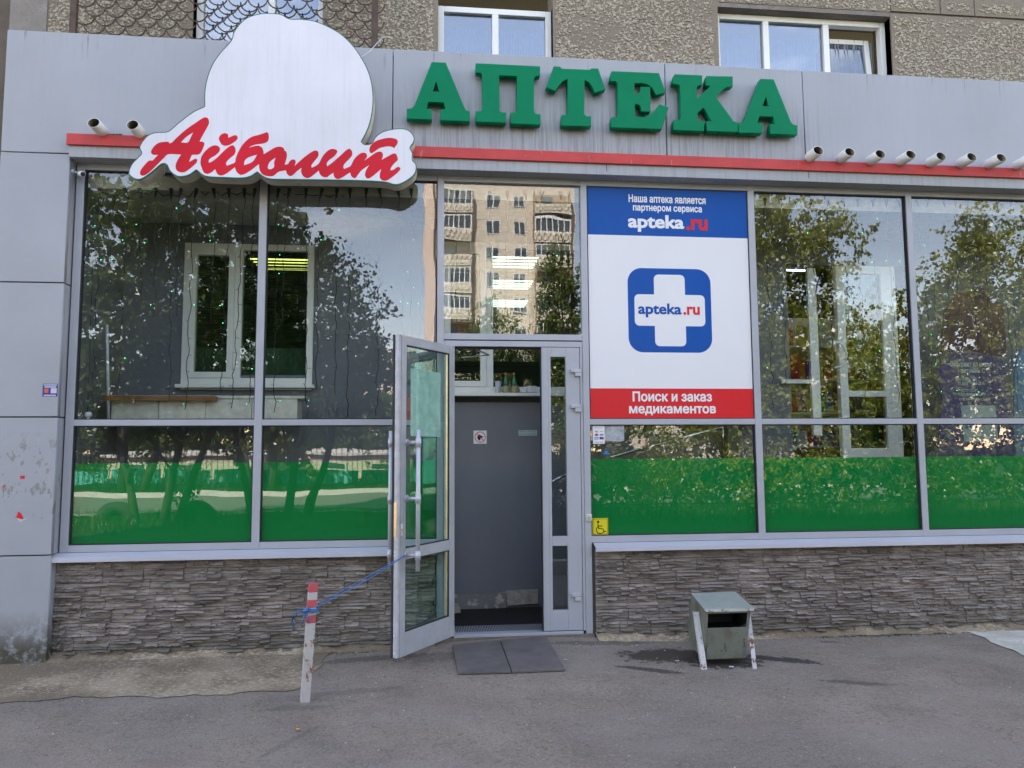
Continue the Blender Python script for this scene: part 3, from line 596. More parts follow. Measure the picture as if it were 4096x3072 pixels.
# pull handles, one on each face
def handle(off,uv0,uv1,sts):
    sg=1 if off>0 else -1
    s0,z1_=onleaf(*uv0,off); _,z0_=onleaf(*uv1,off); 
    h_=MB().tube([H0+du*s0+dn_*off+np.array([0,0,z]) for z in (z0_,z1_)],.0165,M['handle'],14).build('pull_handle',door,True)
    for v in sts:
        z=onleaf((uv0[0]+uv1[0])/2,v,off)[1]
        base=H0+du*(min(s0,LL-.05))+dn_*(0 if sg>0 else -TH)+np.array([0,0,z]); tip=H0+du*s0+dn_*off+np.array([0,0,z])
        mb=MB().tube([base,base+dn_*sg*.006],.026,M['handle'],14).tube([base,tip],.014,M['handle'],12).tube([tip-np.array([0,0,.032]),tip+np.array([0,0,.032])],.0215,M['handle'],14); mb.build('standoff',h_,True)
    return s0,z0_,z1_
hs=handle(.105,(1674,1719),(1667,2285),(1770,1995,2222)); handle(-TH-.105,(1564,1724),(1556,2278),(1770,1997,2215))
mb=MB(); lbox(mb,LL,LL+.002,-.040,-.014,onleaf(1590,2148)[1],onleaf(1590,2010)[1],M['brass']); mb.build('lock_plate',door)
s,z=onleaf(1606,2120); mb=MB(); lbox(mb,s-.009,s+.011,0,.005,z-.04,z+.045,M['white']); lbox(mb,s-.004,s+.006,.005,.02,z-.012,z+.008,M['brass']); mb.build('thumb_turn',door)
for uv in ((1629,1346),):
    s,z=onleaf(*uv); lpart('tape_scrap',s-.02,s+.04,z-.005,z+.008,M['brass'],0.,.001,door,0)
for v in (2211,2225,2548,2617):
    z=onleaf(1585,v)[1]; mb=MB().tube([H0+du*LL+dn_*-.03+np.array([0,0,z]),H0+du*(LL+.003)+dn_*-.03+np.array([0,0,z])],.007,M['white'],10); mb.build('cap',door)
# notice pasted on the far side of the door glass
def lquad(name,pts,off,m,parent): 
    vs=[]
    for uv in pts: s,z=onleaf(*uv,off); vs.append(H0+du*s+dn_*off+np.array([0,0,z]))
    return MB().prism(vs,dn_*.001,m).build(name,parent)
nt_=empty('door_notice','large pale green-white notice behind the open door glass','notice')
lquad('sheet',[kp(RA,332,520),kp(RA,608,562),kp(RA,608,1160),kp(RA,332,1150)],-.034,simple('notice_paper',(.78,.80,.79),.5),nt_)
lquad('sheet_edge',[kp(RA,295,790),kp(RA,331,787),kp(RA,331,1000),kp(RA,295,1000)],-.034,simple('notice_red',(.5,.06,.05),.5),nt_)
tx=text('АПТЕКА',0,0,0,0,0.,simple('notice_letters',(.60,.66,.65),.5),nt_,'text_line',.03,.0008,(0.,1.,0.,1.))
sa,zb_=onleaf(*kp(RA,582,640),-.033); sb,zt2_=onleaf(*kp(RA,355,590),-.033)
for v_ in tx.data.vertices: v_.co=H0+du*(sa+(sb-sa)*v_.co.x)+dn_*(-.0325)+np.array([0,0,zb_+(zt2_-zb_)*v_.co.z])
# ---- window sills
def sill(x0,x1):
    pr=[(.0,.702),(-.085,.676),(-.088,.640),(-.082,.640),(-.079,.668),(.0,.690)]
    return MB().prism([(x0,y,z) for y,z in pr],(x1-x0,0,0),simple('sill_metal',(.48,.47,.52),.4,0,2,.05)).build('window_sill',ph_,False,.0015)
sill(-2.93,.035); sill(1.335,XR)
# ---- stone-clad base
MB().box(-2.86,.04,.004,.30,-.3,.70,M['grout']).box(1.322,XR,.004,.30,-.3,.70,M['grout']).build('base_wall',ph_)
def stone_mesh(Lw,Hh):
    mb=MB(); rows=rnd.choice((4,5,5,6)); zs=[0]+sorted(Hh*(k+rnd.uniform(-.3,.3))/rows for k in range(1,rows))+[Hh]
    nx=12; wav=[[0]*(nx+1)]+[[rnd.uniform(-.0055,.0055) for _ in range(nx+1)] for _ in range(rows-1)]+[[0]*(nx+1)]
    for k in range(rows):
        i=0; brk=[0]
        while brk[-1]<nx: brk.append(min(nx,brk[-1]+rnd.choice((2,3,4,5,7))))
        for a,b in zip(brk,brk[1:]):
            d=rnd.choice((rnd.uniform(.008,.018),rnd.uniform(.020,.048))); up=rnd.uniform(.0,.006); tl=rnd.uniform(-.012,.012)
            vs=[]; w=b-a
            for i in range(a,b+1):
                x=Lw*i/nx; z0=zs[k]+wav[k][i]; z1=zs[k+1]+wav[k+1][i]; e=rnd.uniform(-.003,.003); s=(i-a)/max(1,w)-.5
                hh=z1-z0
                vs+= [(x,.006,z0),(x,-(d+e+tl*s)*.92,z0+.0008),(x,-(d+e+tl*s),z0+hh*.22),(x,-(up+d*.22+e*.6),z1-hh*.06),(x,.006,z1-hh*.02)]
            fs=[]
            for i in range(w):
                for q in range(4): fs.append((i*5+q,(i+1)*5+q,(i+1)*5+q+1,i*5+q+1))
            fs.append((0,1,2,3,4)); fs.append(tuple(w*5+q for q in (4,3,2,1,0)))
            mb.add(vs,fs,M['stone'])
    return mb.mesh('stone')
variants=[(w,stone_mesh(w,.097)) for w in (.36,.36,.36,.30,.30,.26,.26,.22,.18,.18,.40,.33)]
def lay(x0,x1,z0,zt_):
    z=zt_; r=0
    while z>z0:
        z-=.1; x=x0-rnd.uniform(0,.2)*(r%2)
        x=x0
        while x<x1-.02:
            w,me=rnd.choice(variants); 
            if x==x0: w0=w*rnd.uniform(.5,1)
            else: w0=w
            if x+w0>x1: w0=x1-x
            o=bpy.data.objects.new('stone',me); COL.objects.link(o); o.parent=ph_; o.location=(x,rnd.uniform(-.004,.002),z); o.scale=((w0-.003)/w,1,1)
            x+=w0
        r+=1
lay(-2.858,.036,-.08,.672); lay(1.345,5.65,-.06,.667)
# rubble skirt where the cladding meets the ground
for (a,b) in ((-2.86,.03),(1.34,5.7)):
    n_=int((b-a)/.06); vs=[];
    for i in range(n_+1):
        x=a+(b-a)*i/n_; zz=gz(x,-.05); h_=rnd.uniform(.012,.05); vs+=[(x,.0,zz+h_+.02),(x,-.03-rnd.uniform(0,.02),zz+h_*.7),(x,-.09-rnd.uniform(0,.05),zz+.004),(x,-.11,zz-.05)]
    MB().add(vs,[(i*4+q,i*4+q+1,(i+1)*4+q+1,(i+1)*4+q) for i in range(n_) for q in range(3)],M['walk']).build('mortar_skirt',ph_,True)
# ============================================================ INTERIOR
it=empty('shop_interior','dim grey pharmacy interior seen through the glazing and doorway','interior')
IY=1.0
w1=[float(at(735,1200,IY)[0]),float(at(1255,1200,IY)[0])]; w1z=[float(at(990,1500,IY)[2]),float(at(990,978,IY)[2])]
zs_=float(at(1950,1560,IY)[2])
# inner wall with its openings
iw=MB()
iw.box(-2.9,w1[0],IY,IY+.12,-.3,3.62,M['inwall']).box(w1[0],w1[1],IY,IY+.12,-.3,w1z[0]-.001,M['inwall']).box(w1[0],w1[1],IY,IY+.12,w1z[1]+.001,3.62,M['inwall']).box(w1[1],.06,IY,IY+.12,-.3,3.62,M['inwall'])
iw.box(.06,1.75,IY,IY+.12,-.3,zs_-.12,M['inwall']).box(.06,1.75,IY,IY+.12,3.5,3.62,M['inwall'])
iw.box(1.75,3.15,IY,IY+.12,-.3,1.75,M['inwall']).box(1.75,3.15,IY,IY+.12,3.45,3.62,M['inwall']).box(3.15,3.6,IY,IY+.12,-.3,3.62,M['inwall']).box(3.6,4.98,IY,IY+.12,-.3,1.33,M['inwall']).box(3.6,4.98,IY,IY+.12,3.35,3.62,M['inwall']).box(4.98,7.6,IY,IY+.12,-.3,3.62,M['inwall'])
iw.build('wall',it)
MB().box(-2.9,XR,.08,IY-.001,3.62,3.75,M['inceil']).build('ceiling',it)
MB().box(-2.95,-2.861,.08,6.5,-.3,3.9,M['inwall']).box(XR,XR+.1,.08,6.5,-.3,3.9,M['room']).box(-2.86,XR,6.4,6.5,.7,3.9,M['room']).build('end_wall',it)
MB().box(-2.86,XR,IY+.121,6.4,3.78,3.85,M['room']).build('shop_ceiling',it); MB().box(-2.86,XR,IY+.121,6.4,.9,.98,M['infloor']).build('shop_floor',it)
MB().box(-2.86,XR,.071,IY,-.06,-.008,M['infloor']).build('vestibule_floor',it)
# ribs of the rubber floor
rb=MB()
for k in range(60):
    x=.20+k*.0135; rb.box(x,x+.006,.08,.97,-.008,-.0045,M['infloor'])
kind(rb.build('floor_ribs',it),'stuff')
# peeling plinth under the inner wall
pz=[float(at(1900,2375,IY)[2]),float(at(1900,2410,IY)[2])]
pl=[(.06,.14),(.3,.138),(.52,.142),(.70,.144)]
MB().prism([(.06,.96,pz[1]-.05),(.70,.96,pz[1]-.05),(.70,.96,.145),(.52,.96,.142),(.3,.96,.138),(.06,.96,.130)],(0,.039,0),M['plinth']).build('plinth',it)
MB().prism([(.705,.955,.02),(1.0,.955,.03),(1.0,.955,.158),(.70,.955,.152)],(0,.044,0),simple('plinth_pale',(.36,.33,.28),.85,0,18,.3,.8,60,.01)).build('plinth',it)
MB().prism([(.186,.80,-.005),(.27,.82,-.005),(.255,.82,.055),(.186,.80,.07)],(0,.10,0),simple('rubble_pale',(.33,.31,.28),.85)).build('loose_block',it)
# inner windows
def inwin(x0,x1,z0,z1,muls,sashes,name='inner_window',silld=.10):
    t=.06; fy=IY-.02; fr=MB().box(x0,x0+t,fy,fy+.08,z0,z1,M['inwin']).box(x1-t,x1,fy,fy+.08,z0,z1,M['inwin']).box(x0+t,x1-t,fy,fy+.08,z1-t,z1,M['inwin']).box(x0+t,x1-t,fy,fy+.08,z0,z0+t,M['inwin'])
    for m_ in muls: fr.box(m_-.035,m_+.035,fy,fy+.08,z0+t,z1-t,M['inwin'])
    w=fr.build(name,it,False,.004)
    ed=[x0+t]+[v for m_ in muls for v in(m_-.035,m_+.035)]+[x1-t]
    for k in range(0,len(ed),2):
        a,b=ed[k],ed[k+1]
        if k//2 in sashes:
            s=.055; sm=MB().box(a,a+s,fy-.012,fy+.06,z0+t,z1-t,M['inwin']).box(b-s,b,fy-.012,fy+.06,z0+t,z1-t,M['inwin']).box(a+s,b-s,fy-.012,fy+.06,z1-t-s,z1-t,M['inwin']).box(a+s,b-s,fy-.012,fy+.06,z0+t,z0+t+s,M['inwin']); sm.build('sash',w,False,.003)
            MB().box(a+s,b-s,fy+.03,fy+.035,z0+t+s,z1-t-s,M['glassi']).build('pane',w)
        else: MB().box(a,b,fy+.03,fy+.035,z0+t,z1-t,M['glassi']).build('pane',w)
    MB().box(x0-.03,x1+.03,fy-silld,fy-.001,z0-.035,z0-.004,M['inwin']).build('sill',w,False,.003)
    return w
wz0=float(at(990,1560,IY)[2])
w=inwin(w1[0],w1[1],w1z[0]-.09,w1z[1],[float(at(955,1200,IY)[0])],(0,),silld=.06)
MB().box(w1[0],w1[1],.965,.98,wz0-.0,w1z[0]-.13,M['inwin']).build('apron',w,False,.003)
# blinds
def blinds(x0,x1,z0,z1,y,m,st=.028,n='slat'):
    b=MB(); z=z0
    while z<z1: b.add([(x0,y,z),(x1,y,z),(x1,y+.012,z+.014),(x0,y+.012,z+.014)],[(0,1,2,3)],m); z+=st
    o=b.build('blind',it); kind(o,'stuff'); return o
blinds(w1[0]+.05,w1[1]-.05,w1z[0]+.30,w1z[1]-.05,IY+.20,M['shade'])
MB().box(w1[0],w1[1],IY+.18,IY+.185,w1z[0]-.05,w1z[0]+.28,simple('blind_cloth',(.30,.34,.33),.8)).build('roller_cloth',it)
inwin(.06,1.75,zs_-.03,3.5,[float(at(1958,1450,IY)[0])],(0,))
inwin(1.75,3.15,1.75,3.45,[2.45],())
# inner glazed door, pale frame, with a bow handle
dd=MB(); dx0,dx1=float(at(3352,1500,IY)[0]),float(at(3590,1500,IY)[0]); dz0,dz1=1.34,3.34
dr=MB().box(3.6,dx0-.12,IY-.02,IY+.06,1.34,3.35,M['inwin'])
fr=MB().box(dx0,dx0+.085,IY-.04,IY+.03,dz0,dz1,M['inwin']).box(dx1-.16,dx1,IY-.04,IY+.03,dz0,dz1,M['inwin']).box(dx0+.085,dx1-.16,IY-.04,IY+.03,dz0,dz0+.13,M['inwin']).box(dx0+.085,dx1-.16,IY-.04,IY+.03,1.99,2.05,M['inwin']).box(dx0+.085,dx1-.16,IY-.04,IY+.03,dz1-.08,dz1,M['inwin']); ido=fr.build('inner_door',it,False,.004)
MB().box(dx0+.085,dx1-.16,IY-.01,IY-.005,dz0+.13,dz1-.08,M['glassi']).build('pane',ido)
hc=at(3340,1420,IY-.1); MB().tube([hc+np.array([0.0,.06,.13])]+[hc+np.array([.0+.11*math.sin(R(a)),-.02,.13*math.cos(R(a))]) for a in range(0,181,18)]+[hc+np.array([0,.06,-.13])],.013,M['inwin'],8).build('bow_handle',ido,True)
for u in (3252,):
    x=float(at(u,1300,IY-.05)[0]); MB().box(x-.045,x+.045,IY-.06,IY-.022,1.6,3.3,M['inwin']).build('door_post',it)
MB().box(float(at(3110,1300,IY)[0]),float(at(3236,1300,IY)[0]),IY-.05,IY-.022,float(at(3150,1535,IY)[2]),float(at(3150,1520,IY)[2]),M['inwin']).build('window_ledge',it)
# low cabinet with wooden shelf, left bay
cx0,cx1=float(at(445,1620,.5)[0]),float(at(1190,1620,.5)[0]); cz=float(at(800,1592,.5)[2])
cbt=empty('wall_cabinet','beige wall cabinet row behind the left bay glazing','cabinet')
for k in range(4): a=cx0+(cx1-cx0)*k/4; MB().box(a+.002,a+(cx1-cx0)/4-.002,.5,.75,1.70,cz-.005,M['cab']).build('door_panel',cbt,False,.003)
MB().box(cx0,cx1+.06,.49,.76,cz-.004,cz+.02,M['cab']).build('top',cbt); 
tag(MB().box(float(at(414,1590,.42)[0]),float(at(862,1590,.42)[0]),.42,.485,float(at(600,1602,.42)[2]),float(at(600,1583,.42)[2]),M['wood']).build('wooden_rail'),'brown wooden rail in front of the beige cabinet','rail')
a=at(428,1300,.45); b=at(434,1675,.45); tag(MB().tube([a,b],.012,M['white'],8).build('white_pole',None,True),'thin white pole standing in the left bay','pole')
tag(MB().tube([at(2440,1829,.6),at(2895,1705,.6)],.0135,M['steel'],10).tube([at(2890,1702,.6),at(2893,1790,.6)],.012,M['steel'],8).build('handrail',None,True),'polished steel handrail sloping up behind the lower pane','handrail')
tag(MB().tube([at(2190,1937,.55),at(2290,1882,.55)],.014,M['steel'],10).build('handrail',None,True),'short stretch of steel handrail behind the narrow door pane','handrail')
MB().box(2.86,2.98,.85,.97,.9,3.6,M['room']).build('post',it)
# shelves of stock in the hall behind the inner openings
shf=empty('shop_shelves','shelving with coloured medicine packs behind the inner glazed door','shelves')
for z in (1.1,1.5,1.9,2.3,2.7): MB().box(3.3,5.6,2.3,2.65,z-.02,z,M['inwin']).build('shelf',shf)
MB().box(3.3,5.6,2.66,2.68,1.0,3.1,M['cab']).build('back',shf)
stk=MB(); cols=[simple('pack_%s'%n_,c_,.5) for n_,c_ in (('red',(.55,.05,.03)),('orange',(.7,.22,.03)),('green',(.05,.30,.08)),('white',(.75,.75,.72)),('blue',(.05,.15,.45)),('yellow',(.7,.55,.08)),('violet',(.2,.06,.3)))]
for z in (1.1,1.5,1.9,2.3,2.7):
    x=3.32
    while x<5.5: w_b=rnd.uniform(.05,.13); stk.box(x,x+w_b-.006,2.31+rnd.uniform(0,.05),2.5,z+.001,z+rnd.uniform(.12,.32),rnd.choice(cols)); x+=w_b
kind(stk.build('packs',shf),'stuff')
# light fittings
def lamp(x0,x1,y0,y1,z,m,label,n=4):
    t=empty('ceiling_light',label,'ceiling light','light panels on the shop ceiling'); MB().box(x0,x1,y0,y1,z,z+.05,M['room']).build('housing',t)
    for k in range(n):
        y=y0+(y1-y0)*(k+.5)/n; MB().box(x0+.03,x1-.03,y-.014,y+.014,z-.012,z-.001,m).build('tube',t)
lamp(.55,1.25,2.2,2.8,3.7,M['tube'],'light panel nearest above the doorway glazing'); lamp(.62,1.35,3.4,4.0,3.7,M['tube'],'second light panel above the doorway, farther back'); lamp(.7,1.45,4.7,5.3,3.7,M['tube'],'farthest light panel above the doorway')
lamp(3.75,4.75,1.9,2.7,3.7,M['tube'],'light panel behind the window right of the poster'); lamp(-2.05,-1.15,2.2,2.8,3.62,M['tubey'],'yellow-lit panel above the blind in the left bay')
# jars and bottles on the inner sill
def lathe(mb,x,y,z,prof,m,n=10):
    vs=[(x+r*math.cos(2*math.pi*j/n),y+r*math.sin(2*math.pi*j/n),z+h) for r,h in prof for j in range(n)]
    fs=[(i*n+j,i*n+(j+1)%n,(i+1)*n+(j+1)%n,(i+1)*n+j) for i in range(len(prof)-1) for j in range(n)]+[tuple(range((len(prof)-1)*n,len(prof)*n))]; return mb.add(vs,fs,m)
sy2=IY-.07; sz=zs_-.03
def px(u): return float(at(u,1500,sy2)[0])
gl_b=simple('bottle_green',(.02,.16,.05),.15); jar=simple('jar_label',(.30,.26,.13),.5); lid=simple('jar_lid',(.03,.03,.03),.4); capr=simple('cap_red',(.45,.05,.02),.4)
for i,(u,lab) in enumerate(((2025,'green bottle with an orange cap, left of the pair on the sill'),(2058,'green bottle with an orange cap, right of the pair on the sill'))):
    t=empty('bottle',lab,'bottle','bottles on the inner sill'); lathe(MB(),px(u),IY-.03,sz,[(.026,0),(.028,.10),(.010,.155),(.010,.175)],gl_b).build('body',t,True); lathe(MB(),px(u),IY-.03,sz+.175,[(.013,0),(.013,.02)],capr).build('cap',t)
for i,(u,lab) in enumerate(((2025,'beige-labelled jar in front of the left green bottle'),(2059,'beige-labelled jar in front of the right green bottle'))):
    t=empty('jar',lab,'jar','jars on the inner sill'); lathe(MB(),px(u),IY-.085,sz,[(.037,0),(.037,.055),(.03,.062)],jar).build('body',t,True); lathe(MB(),px(u),IY-.085,sz+.062,[(.031,0),(.031,.014)],lid).build('lid',t)
t=tag(lathe(MB(),px(1992),IY-.08,sz,[(.028,0),(.028,.105),(.02,.11)],M['paper']).build('tin',None,True),'white and grey tin standing left of the jars','tin')
for u0,u1,h_,lab in ((2078,2103,.035,'small low white box beside the jars'),(2106,2144,.06,'taller white box at the right end of the sill')):
    tag(box('carton',px(u0),px(u1),IY-.12,IY-.05,sz,sz+h_,M['white'],None,.002),lab,'box')
# door closer arm
ca=MB(); p0,p1,p2,p3=at(1846,1430,.12),at(1888,1428,.12),at(1956,1420,.30),at(1900,1396,.12)
tag(MB().tube([p0,p2],.006,M['handle'],6).tube([p2,p3],.007,M['handle'],6).build('door_closer_arm'),'thin bent metal closer arm at the top of the doorway','door closer')
# purple standee and blue one, right bay
sdt=empty('purple_standee','tall dark purple advertising standee in the right bay','standee')
Ys=.45; pp=[(3740,1900),(3770,1600),(3752,1480),(3790,1430),(3850,1413),(3900,1412),(3960,1428),(4010,1436),(4040,1600),(4075,1900)]
flat('board',[[XZ(at(u,v,Ys)) for u,v in pp]],Ys,.012,simple('standee_purple',(.045,.03,.13),.5),sdt)
rr=[(3770,1412),(3780,1250),(3830,1170),(3940,1150),(4020,1230),(4035,1425),(3960,1420),(3900,1402),(3850,1403)]
flat('picture',[[XZ(at(u,v,Ys)) for u,v in rr]],Ys+.02,.01,simple('standee_red',(.07,.018,.022),.5,0,4,.5),sdt)
tp=simple('standee_text',(.34,.42,.40),.5)
for b,x0,y0,x1,y1 in (('Экстракт клюквы',3800,1445,3962,1472),('+ витамин С',3828,1472,3940,1492),('ПРИНИМАЕТСЯ',3824,1510,3905,1524),('ТОЛЬКО 1 РАЗ В ДЕНЬ',3830,1526,3940,1542),('ОБЕСПЕЧИВАЕТ',3832,1556,3912,1568),('НАДЕЖНУЮ ЗАЩИТУ',3834,1572,3942,1586),('ОТ ИНФЕКЦИЙ',3836,1590,3960,1604)):
    text(b,x0,y0,x1,y1,Ys-.004,tp,sdt,'text_line',.03)
flat('pack',[[XZ(at(u,v,Ys)) for u,v in ((3842,1622),(3980,1622),(3992,1766),(3855,1766))]],Ys-.004,.004,simple('pack_white',(.30,.36,.36),.5),sdt)
text('витамин С',3862,1700,3940,1714,Ys-.01,M['purple'],sdt,'text_line',.03)
tag(flat('blue_standee',[[XZ(at(u,v,.5)) for u,v in ((4055,1700),(4060,1450),(4085,1400),(4120,1395),(4180,1420),(4190,1900),(4070,1900))]],.5,.012,simple('standee_blue',(.06,.16,.28),.5)),'blue standee cut by the right edge of the photo','standee')
# hanging bulb at left
hb=empty('hanging_bulb','white bulb hanging low on a black cord at the left of the bay','bulb'); p=at(354,1650,.10)
MB().tube([at(380,790,.10),at(366,1200,.10),at(352,1605,.10)],.003,M['dark'],5).build('cord',hb); lathe(MB(),p[0],p[1],p[2]+.005,[(.012,.0),(.012,.03),(.006,.05)],M['dark']).build('socket',hb,True); lathe(MB(),p[0],p[1],p[2]-.05,[(.004,0),(.022,.012),(.030,.03),(.024,.048),(.014,.055)],M['white']).build('globe',hb,True)
# garlands: cord, sockets, drops with bulbs
def garland(xs_,label,y=.085,top=(760,790),dens=1.0,zlow=(1560,1690)):
    t=empty('string_lights',label,'string lights','icicle light strings hung inside the glazing')
    pts=[]; 
    for i,u in enumerate(xs_):
        v=top[0]+(top[1]-top[0])*rnd.random(); pts.append(at(u,v-12,y))
        if i<len(xs_)-1: pts.append(at((u+xs_[i+1])/2,top[1]-rnd.uniform(0,12),y))
    MB().tube(pts,.0055,M['dark'],5).build('cord',t)
    for u in xs_:
        p=at(u,top[0]+8,y); dx=rnd.uniform(-.02,.02)
        MB().tube([p+np.array([0,0,.028]),p+np.array([dx*.3,0,.004]),p+np.array([dx,0,-.052])],[.019,.016,.006],M['dark'],7).build('socket',t,True)
        zl=float(at(u,rnd.uniform(*zlow) if rnd.random()<.6 else rnd.uniform(1150,1600),y)[2]); z=p[2]-.05; x=p[0]+dx; pt=[]; sway=rnd.uniform(-.07,.07); zt_=z
        k=0; st_=MB(); leds=MB()
        while z>zl:
            f=(zt_-z)/2.1; pt.append((x+sway*f+.008*math.sin(z*19+u)+rnd.uniform(-.003,.003)*(1+2*f),y,z)); z-=.045; k+=1
            if k%3==0:
                q=pt[-1]; sd_=rnd.choice((-1,1))*rnd.uniform(.015,.032); e=(q[0]+sd_,y-.004,q[2]+rnd.uniform(-.02,.012)); st_.tube([q,e],.0017,M['dark'],4)
                if rnd.random()<.10: leds.tube([e,(e[0]+.004*(1 if sd_>0 else -1),e[1],e[2])],.0022,M['led'],6)
        if len(pt)<2: continue
        st_.tube(pt,.0030,M['dark'],4); d=kind(st_.build('light_drop',t),'stuff')
        if leds.v: kind(leds.build('bulbs',d),'stuff')
garland([400,455,500,557,622,684,725,787,853,915,977,1020],'dark icicle light string inside the leftmost window bay')
garland([1116,1159,1224,1289,1349,1400,1466,1517,1590,1645,1700],'dark icicle light string inside the second window bay')
garland([1830,1890,1960,2030,2100,2170,2240],'icicle light string inside the pane over the door',top=(770,790),zlow=(1300,1330))
garland([3060,3120,3180,3245,3310,3370,3430,3490,3545,3590],'icicle light string in the bay right of the poster',top=(800,820))
garland([3665,3710,3770,3820,3870,3930,3985,4040,4085],'icicle light string in the rightmost bay',top=(800,820))
# ============================================================ POSTER
ps=empty('pharmacy_poster','tall blue, white and red partner poster filling the window right of the door','poster')
Yp=.014; k=1024/2212
def q3(x,y): return (2048+x*k,768+y*k)
def q4(x,y): return (2048+x*k,1536+y*k)
px0,px1,pz1,pz0=1.330,2.759,3.742,1.733
zbl=float(at(2650,945,Yp)[2]); zrd=float(at(2650,1554,Yp)[2])
MB().box(px0,px1,Yp,Yp+.004,zrd,zbl,M['vinyl']).build('white_field',ps); MB().box(px0,px1,Yp,Yp+.004,zbl+.0005,pz1,M['blue']).build('blue_field',ps); MB().box(px0,px1,Yp,Yp+.004,pz0,zrd-.0005,M['postred']).build('red_field',ps)
def qt(b,x0,y0,x1,y1,m,f=q3,bold=.03): text(b,*f(x0,y0),*f(x1,y1),Yp-.0005,m,ps,'text_line',bold)
qt('Наша аптека является',1007,30,1672,97,M['txtwhite']); qt('партнером сервиса',1045,122,1640,184,M['txtwhite'])
qt('apteka',1002,198,1487,348,M['txtwhite'],q3,.035); qt('.ru',1505,235,1690,332,M['postred'],q3,.035)
qt('Поиск и заказ',1042,65,1727,152,M['txtwhite'],q4); qt('медикаментов',1012,190,1762,270,M['txtwhite'],q4)
lx0,lz1=XZ(at(*q3(1003,1020),Yp))[0],XZ(at(*q3(1360,662),Yp))[1]; lx1,lz0=XZ(at(*q3(1722,1020),Yp))[0],XZ(at(*q3(1360,1387),Yp))[1]
flat('logo_square',[rrect(lx0,lx1,lz0,lz1,.125,8)],Yp-.0006,.0005,M['blue'],ps)
def plus(cx,cz,a,b,r,n=5):
    out=[]
    seq=[((b,a),(1,1)),((-b,a),(-1,1)),((-a,b),(-1,1)),((-a,-b),(-1,-1)),((-b,-a),(-1,-1)),((b,-a),(1,-1)),((a,-b),(1,-1)),((a,b),(1,1))]
    # outer corners rounded, inner corners square
    pts=[]
    def corner(x,z,sx,sz,a0):
        for i in range(n+1): t=R(a0+90*i/n); pts.append((cx+x-sx*r+r*math.cos(t),cz+z-sz*r+r*math.sin(t)))
    corner(b,a,1,1,0); corner(-b,a,-1,1,90); pts.append((cx-b,cz+b)); corner(-a,b,-1,1,90); corner(-a,-b,-1,-1,180); pts.append((cx-b,cz-b)); corner(-b,-a,-1,-1,180); corner(b,-a,1,-1,270); pts.append((cx+b,cz-b)); corner(a,-b,1,-1,270); corner(a,b,1,1,0); pts.append((cx+b,cz+b))
    return pts
cxx,czz=(lx0+lx1)/2,(lz0+lz1)/2; A_=(at(*q3(1666,1020),Yp)[0]-at(*q3(1058,1020),Yp)[0])/2; B_=(at(*q3(1495,1020),Yp)[0]-at(*q3(1228,1020),Yp)[0])/2
flat('white_cross',[plus(float(cxx),float(czz),float(A_),float(B_),.04)],Yp-.0014,.0005,M['vinyl'],ps)
def qt2(b,x0,y0,x1,y1,m): text(b,*q3(x0,y0),*q3(x1,y1),Yp-.0022,m,ps,'text_line',.03)
qt2('apteka',1090,962,1465,1085,M['blue']); qt2('.ru',1480,990,1622,1062,M['postred'])
# ============================================================ LETTERS АПТЕКА
lt=empty('pharmacy_lettering','six thick green slab-serif letters reading АПТЕКА on the grey fascia','sign')
YL=-.195
def z2(p): return (1024+p[0]*k,p[1]*k)
def z3(p): return (2048+p[0]*k,p[1]*k)
def LT(loops,f,name='letter'):
    o=flat(name,[[XZ(at(*f(p),YL)) for p in lp] for lp in loops],YL,.07,M['green'],lt,.0025); return o
LT([[(1518,535),(1640,540),(1800,925),(1815,950),(1848,962),(1848,1048),(1592,1038),(1592,945),(1636,942),(1622,885),(1490,880),(1470,938),(1518,945),(1518,1032),(1303,1025),(1303,940),(1345,935),(1368,912)],[(1555,703),(1585,792),(1527,788)]],z2)
LT([[(1898,545),(2457,572),(2455,655),(2420,656),(2403,672),(2402,962),(2417,982),(2460,988),(2460,1078),(2200,1066),(2200,972),(2242,970),(2254,955),(2254,657),(2102,650),(2105,960),(2120,968),(2163,972),(2160,1060),(1898,1050),(1898,960),(1942,960),(1958,945),(1955,645),(1940,628),(1898,628)]],z2)
LT([[(360,572),(415,574),(432,592),(670,602),(687,590),(745,590),(808,772),(715,802),(700,760),(668,712),(628,690),(625,985),(642,1002),(685,1005),(685,1090),(425,1085),(430,992),(466,992),(482,975),(480,682),(440,700),(400,745),(375,788),(295,752)]],z3)
LT([[(862,614),(1270,630),(1327,798),(1243,822),(1220,770),(1180,732),(1130,718),(1058,718),(1060,808),(1090,808),(1108,790),(1112,748),(1195,750),(1197,965),(1116,962),(1112,918),(1090,900),(1062,900),(1065,1008),(1150,1010),(1210,980),(1250,930),(1275,900),(1355,928),(1295,1115),(858,1100),(860,1012),(902,1010),(918,995),(912,720),(897,702),(845,700)]],z3)
LT([[(1405,640),(1645,650),(1645,735),(1612,738),(1598,755),(1597,830),(1605,850),(1715,740),(1672,738),(1682,655),(1908,660),(1908,748),(1862,752),(1840,762),(1760,835),(1890,1010),(1912,1045),(1952,1058),(1952,1140),(1685,1132),(1682,1045),(1728,1045),(1655,930),(1605,975),(1605,1025),(1622,1045),(1665,1045),(1660,1132),(1395,1122),(1400,1035),(1448,1035),(1462,1020),(1452,745),(1435,730),(1385,722)]],z3)
LT([[(2148,680),(2262,685),(2412,1055),(2430,1075),(2467,1082),(2467,1164),(2232,1155),(2232,1072),(2272,1070),(2258,1008),(2140,1003),(2120,1058),(2168,1065),(2165,1150),(1958,1145),(1960,1060),(1992,1058),(2012,1040)],[(2195,835),(2222,918),(2166,915)]],z3)
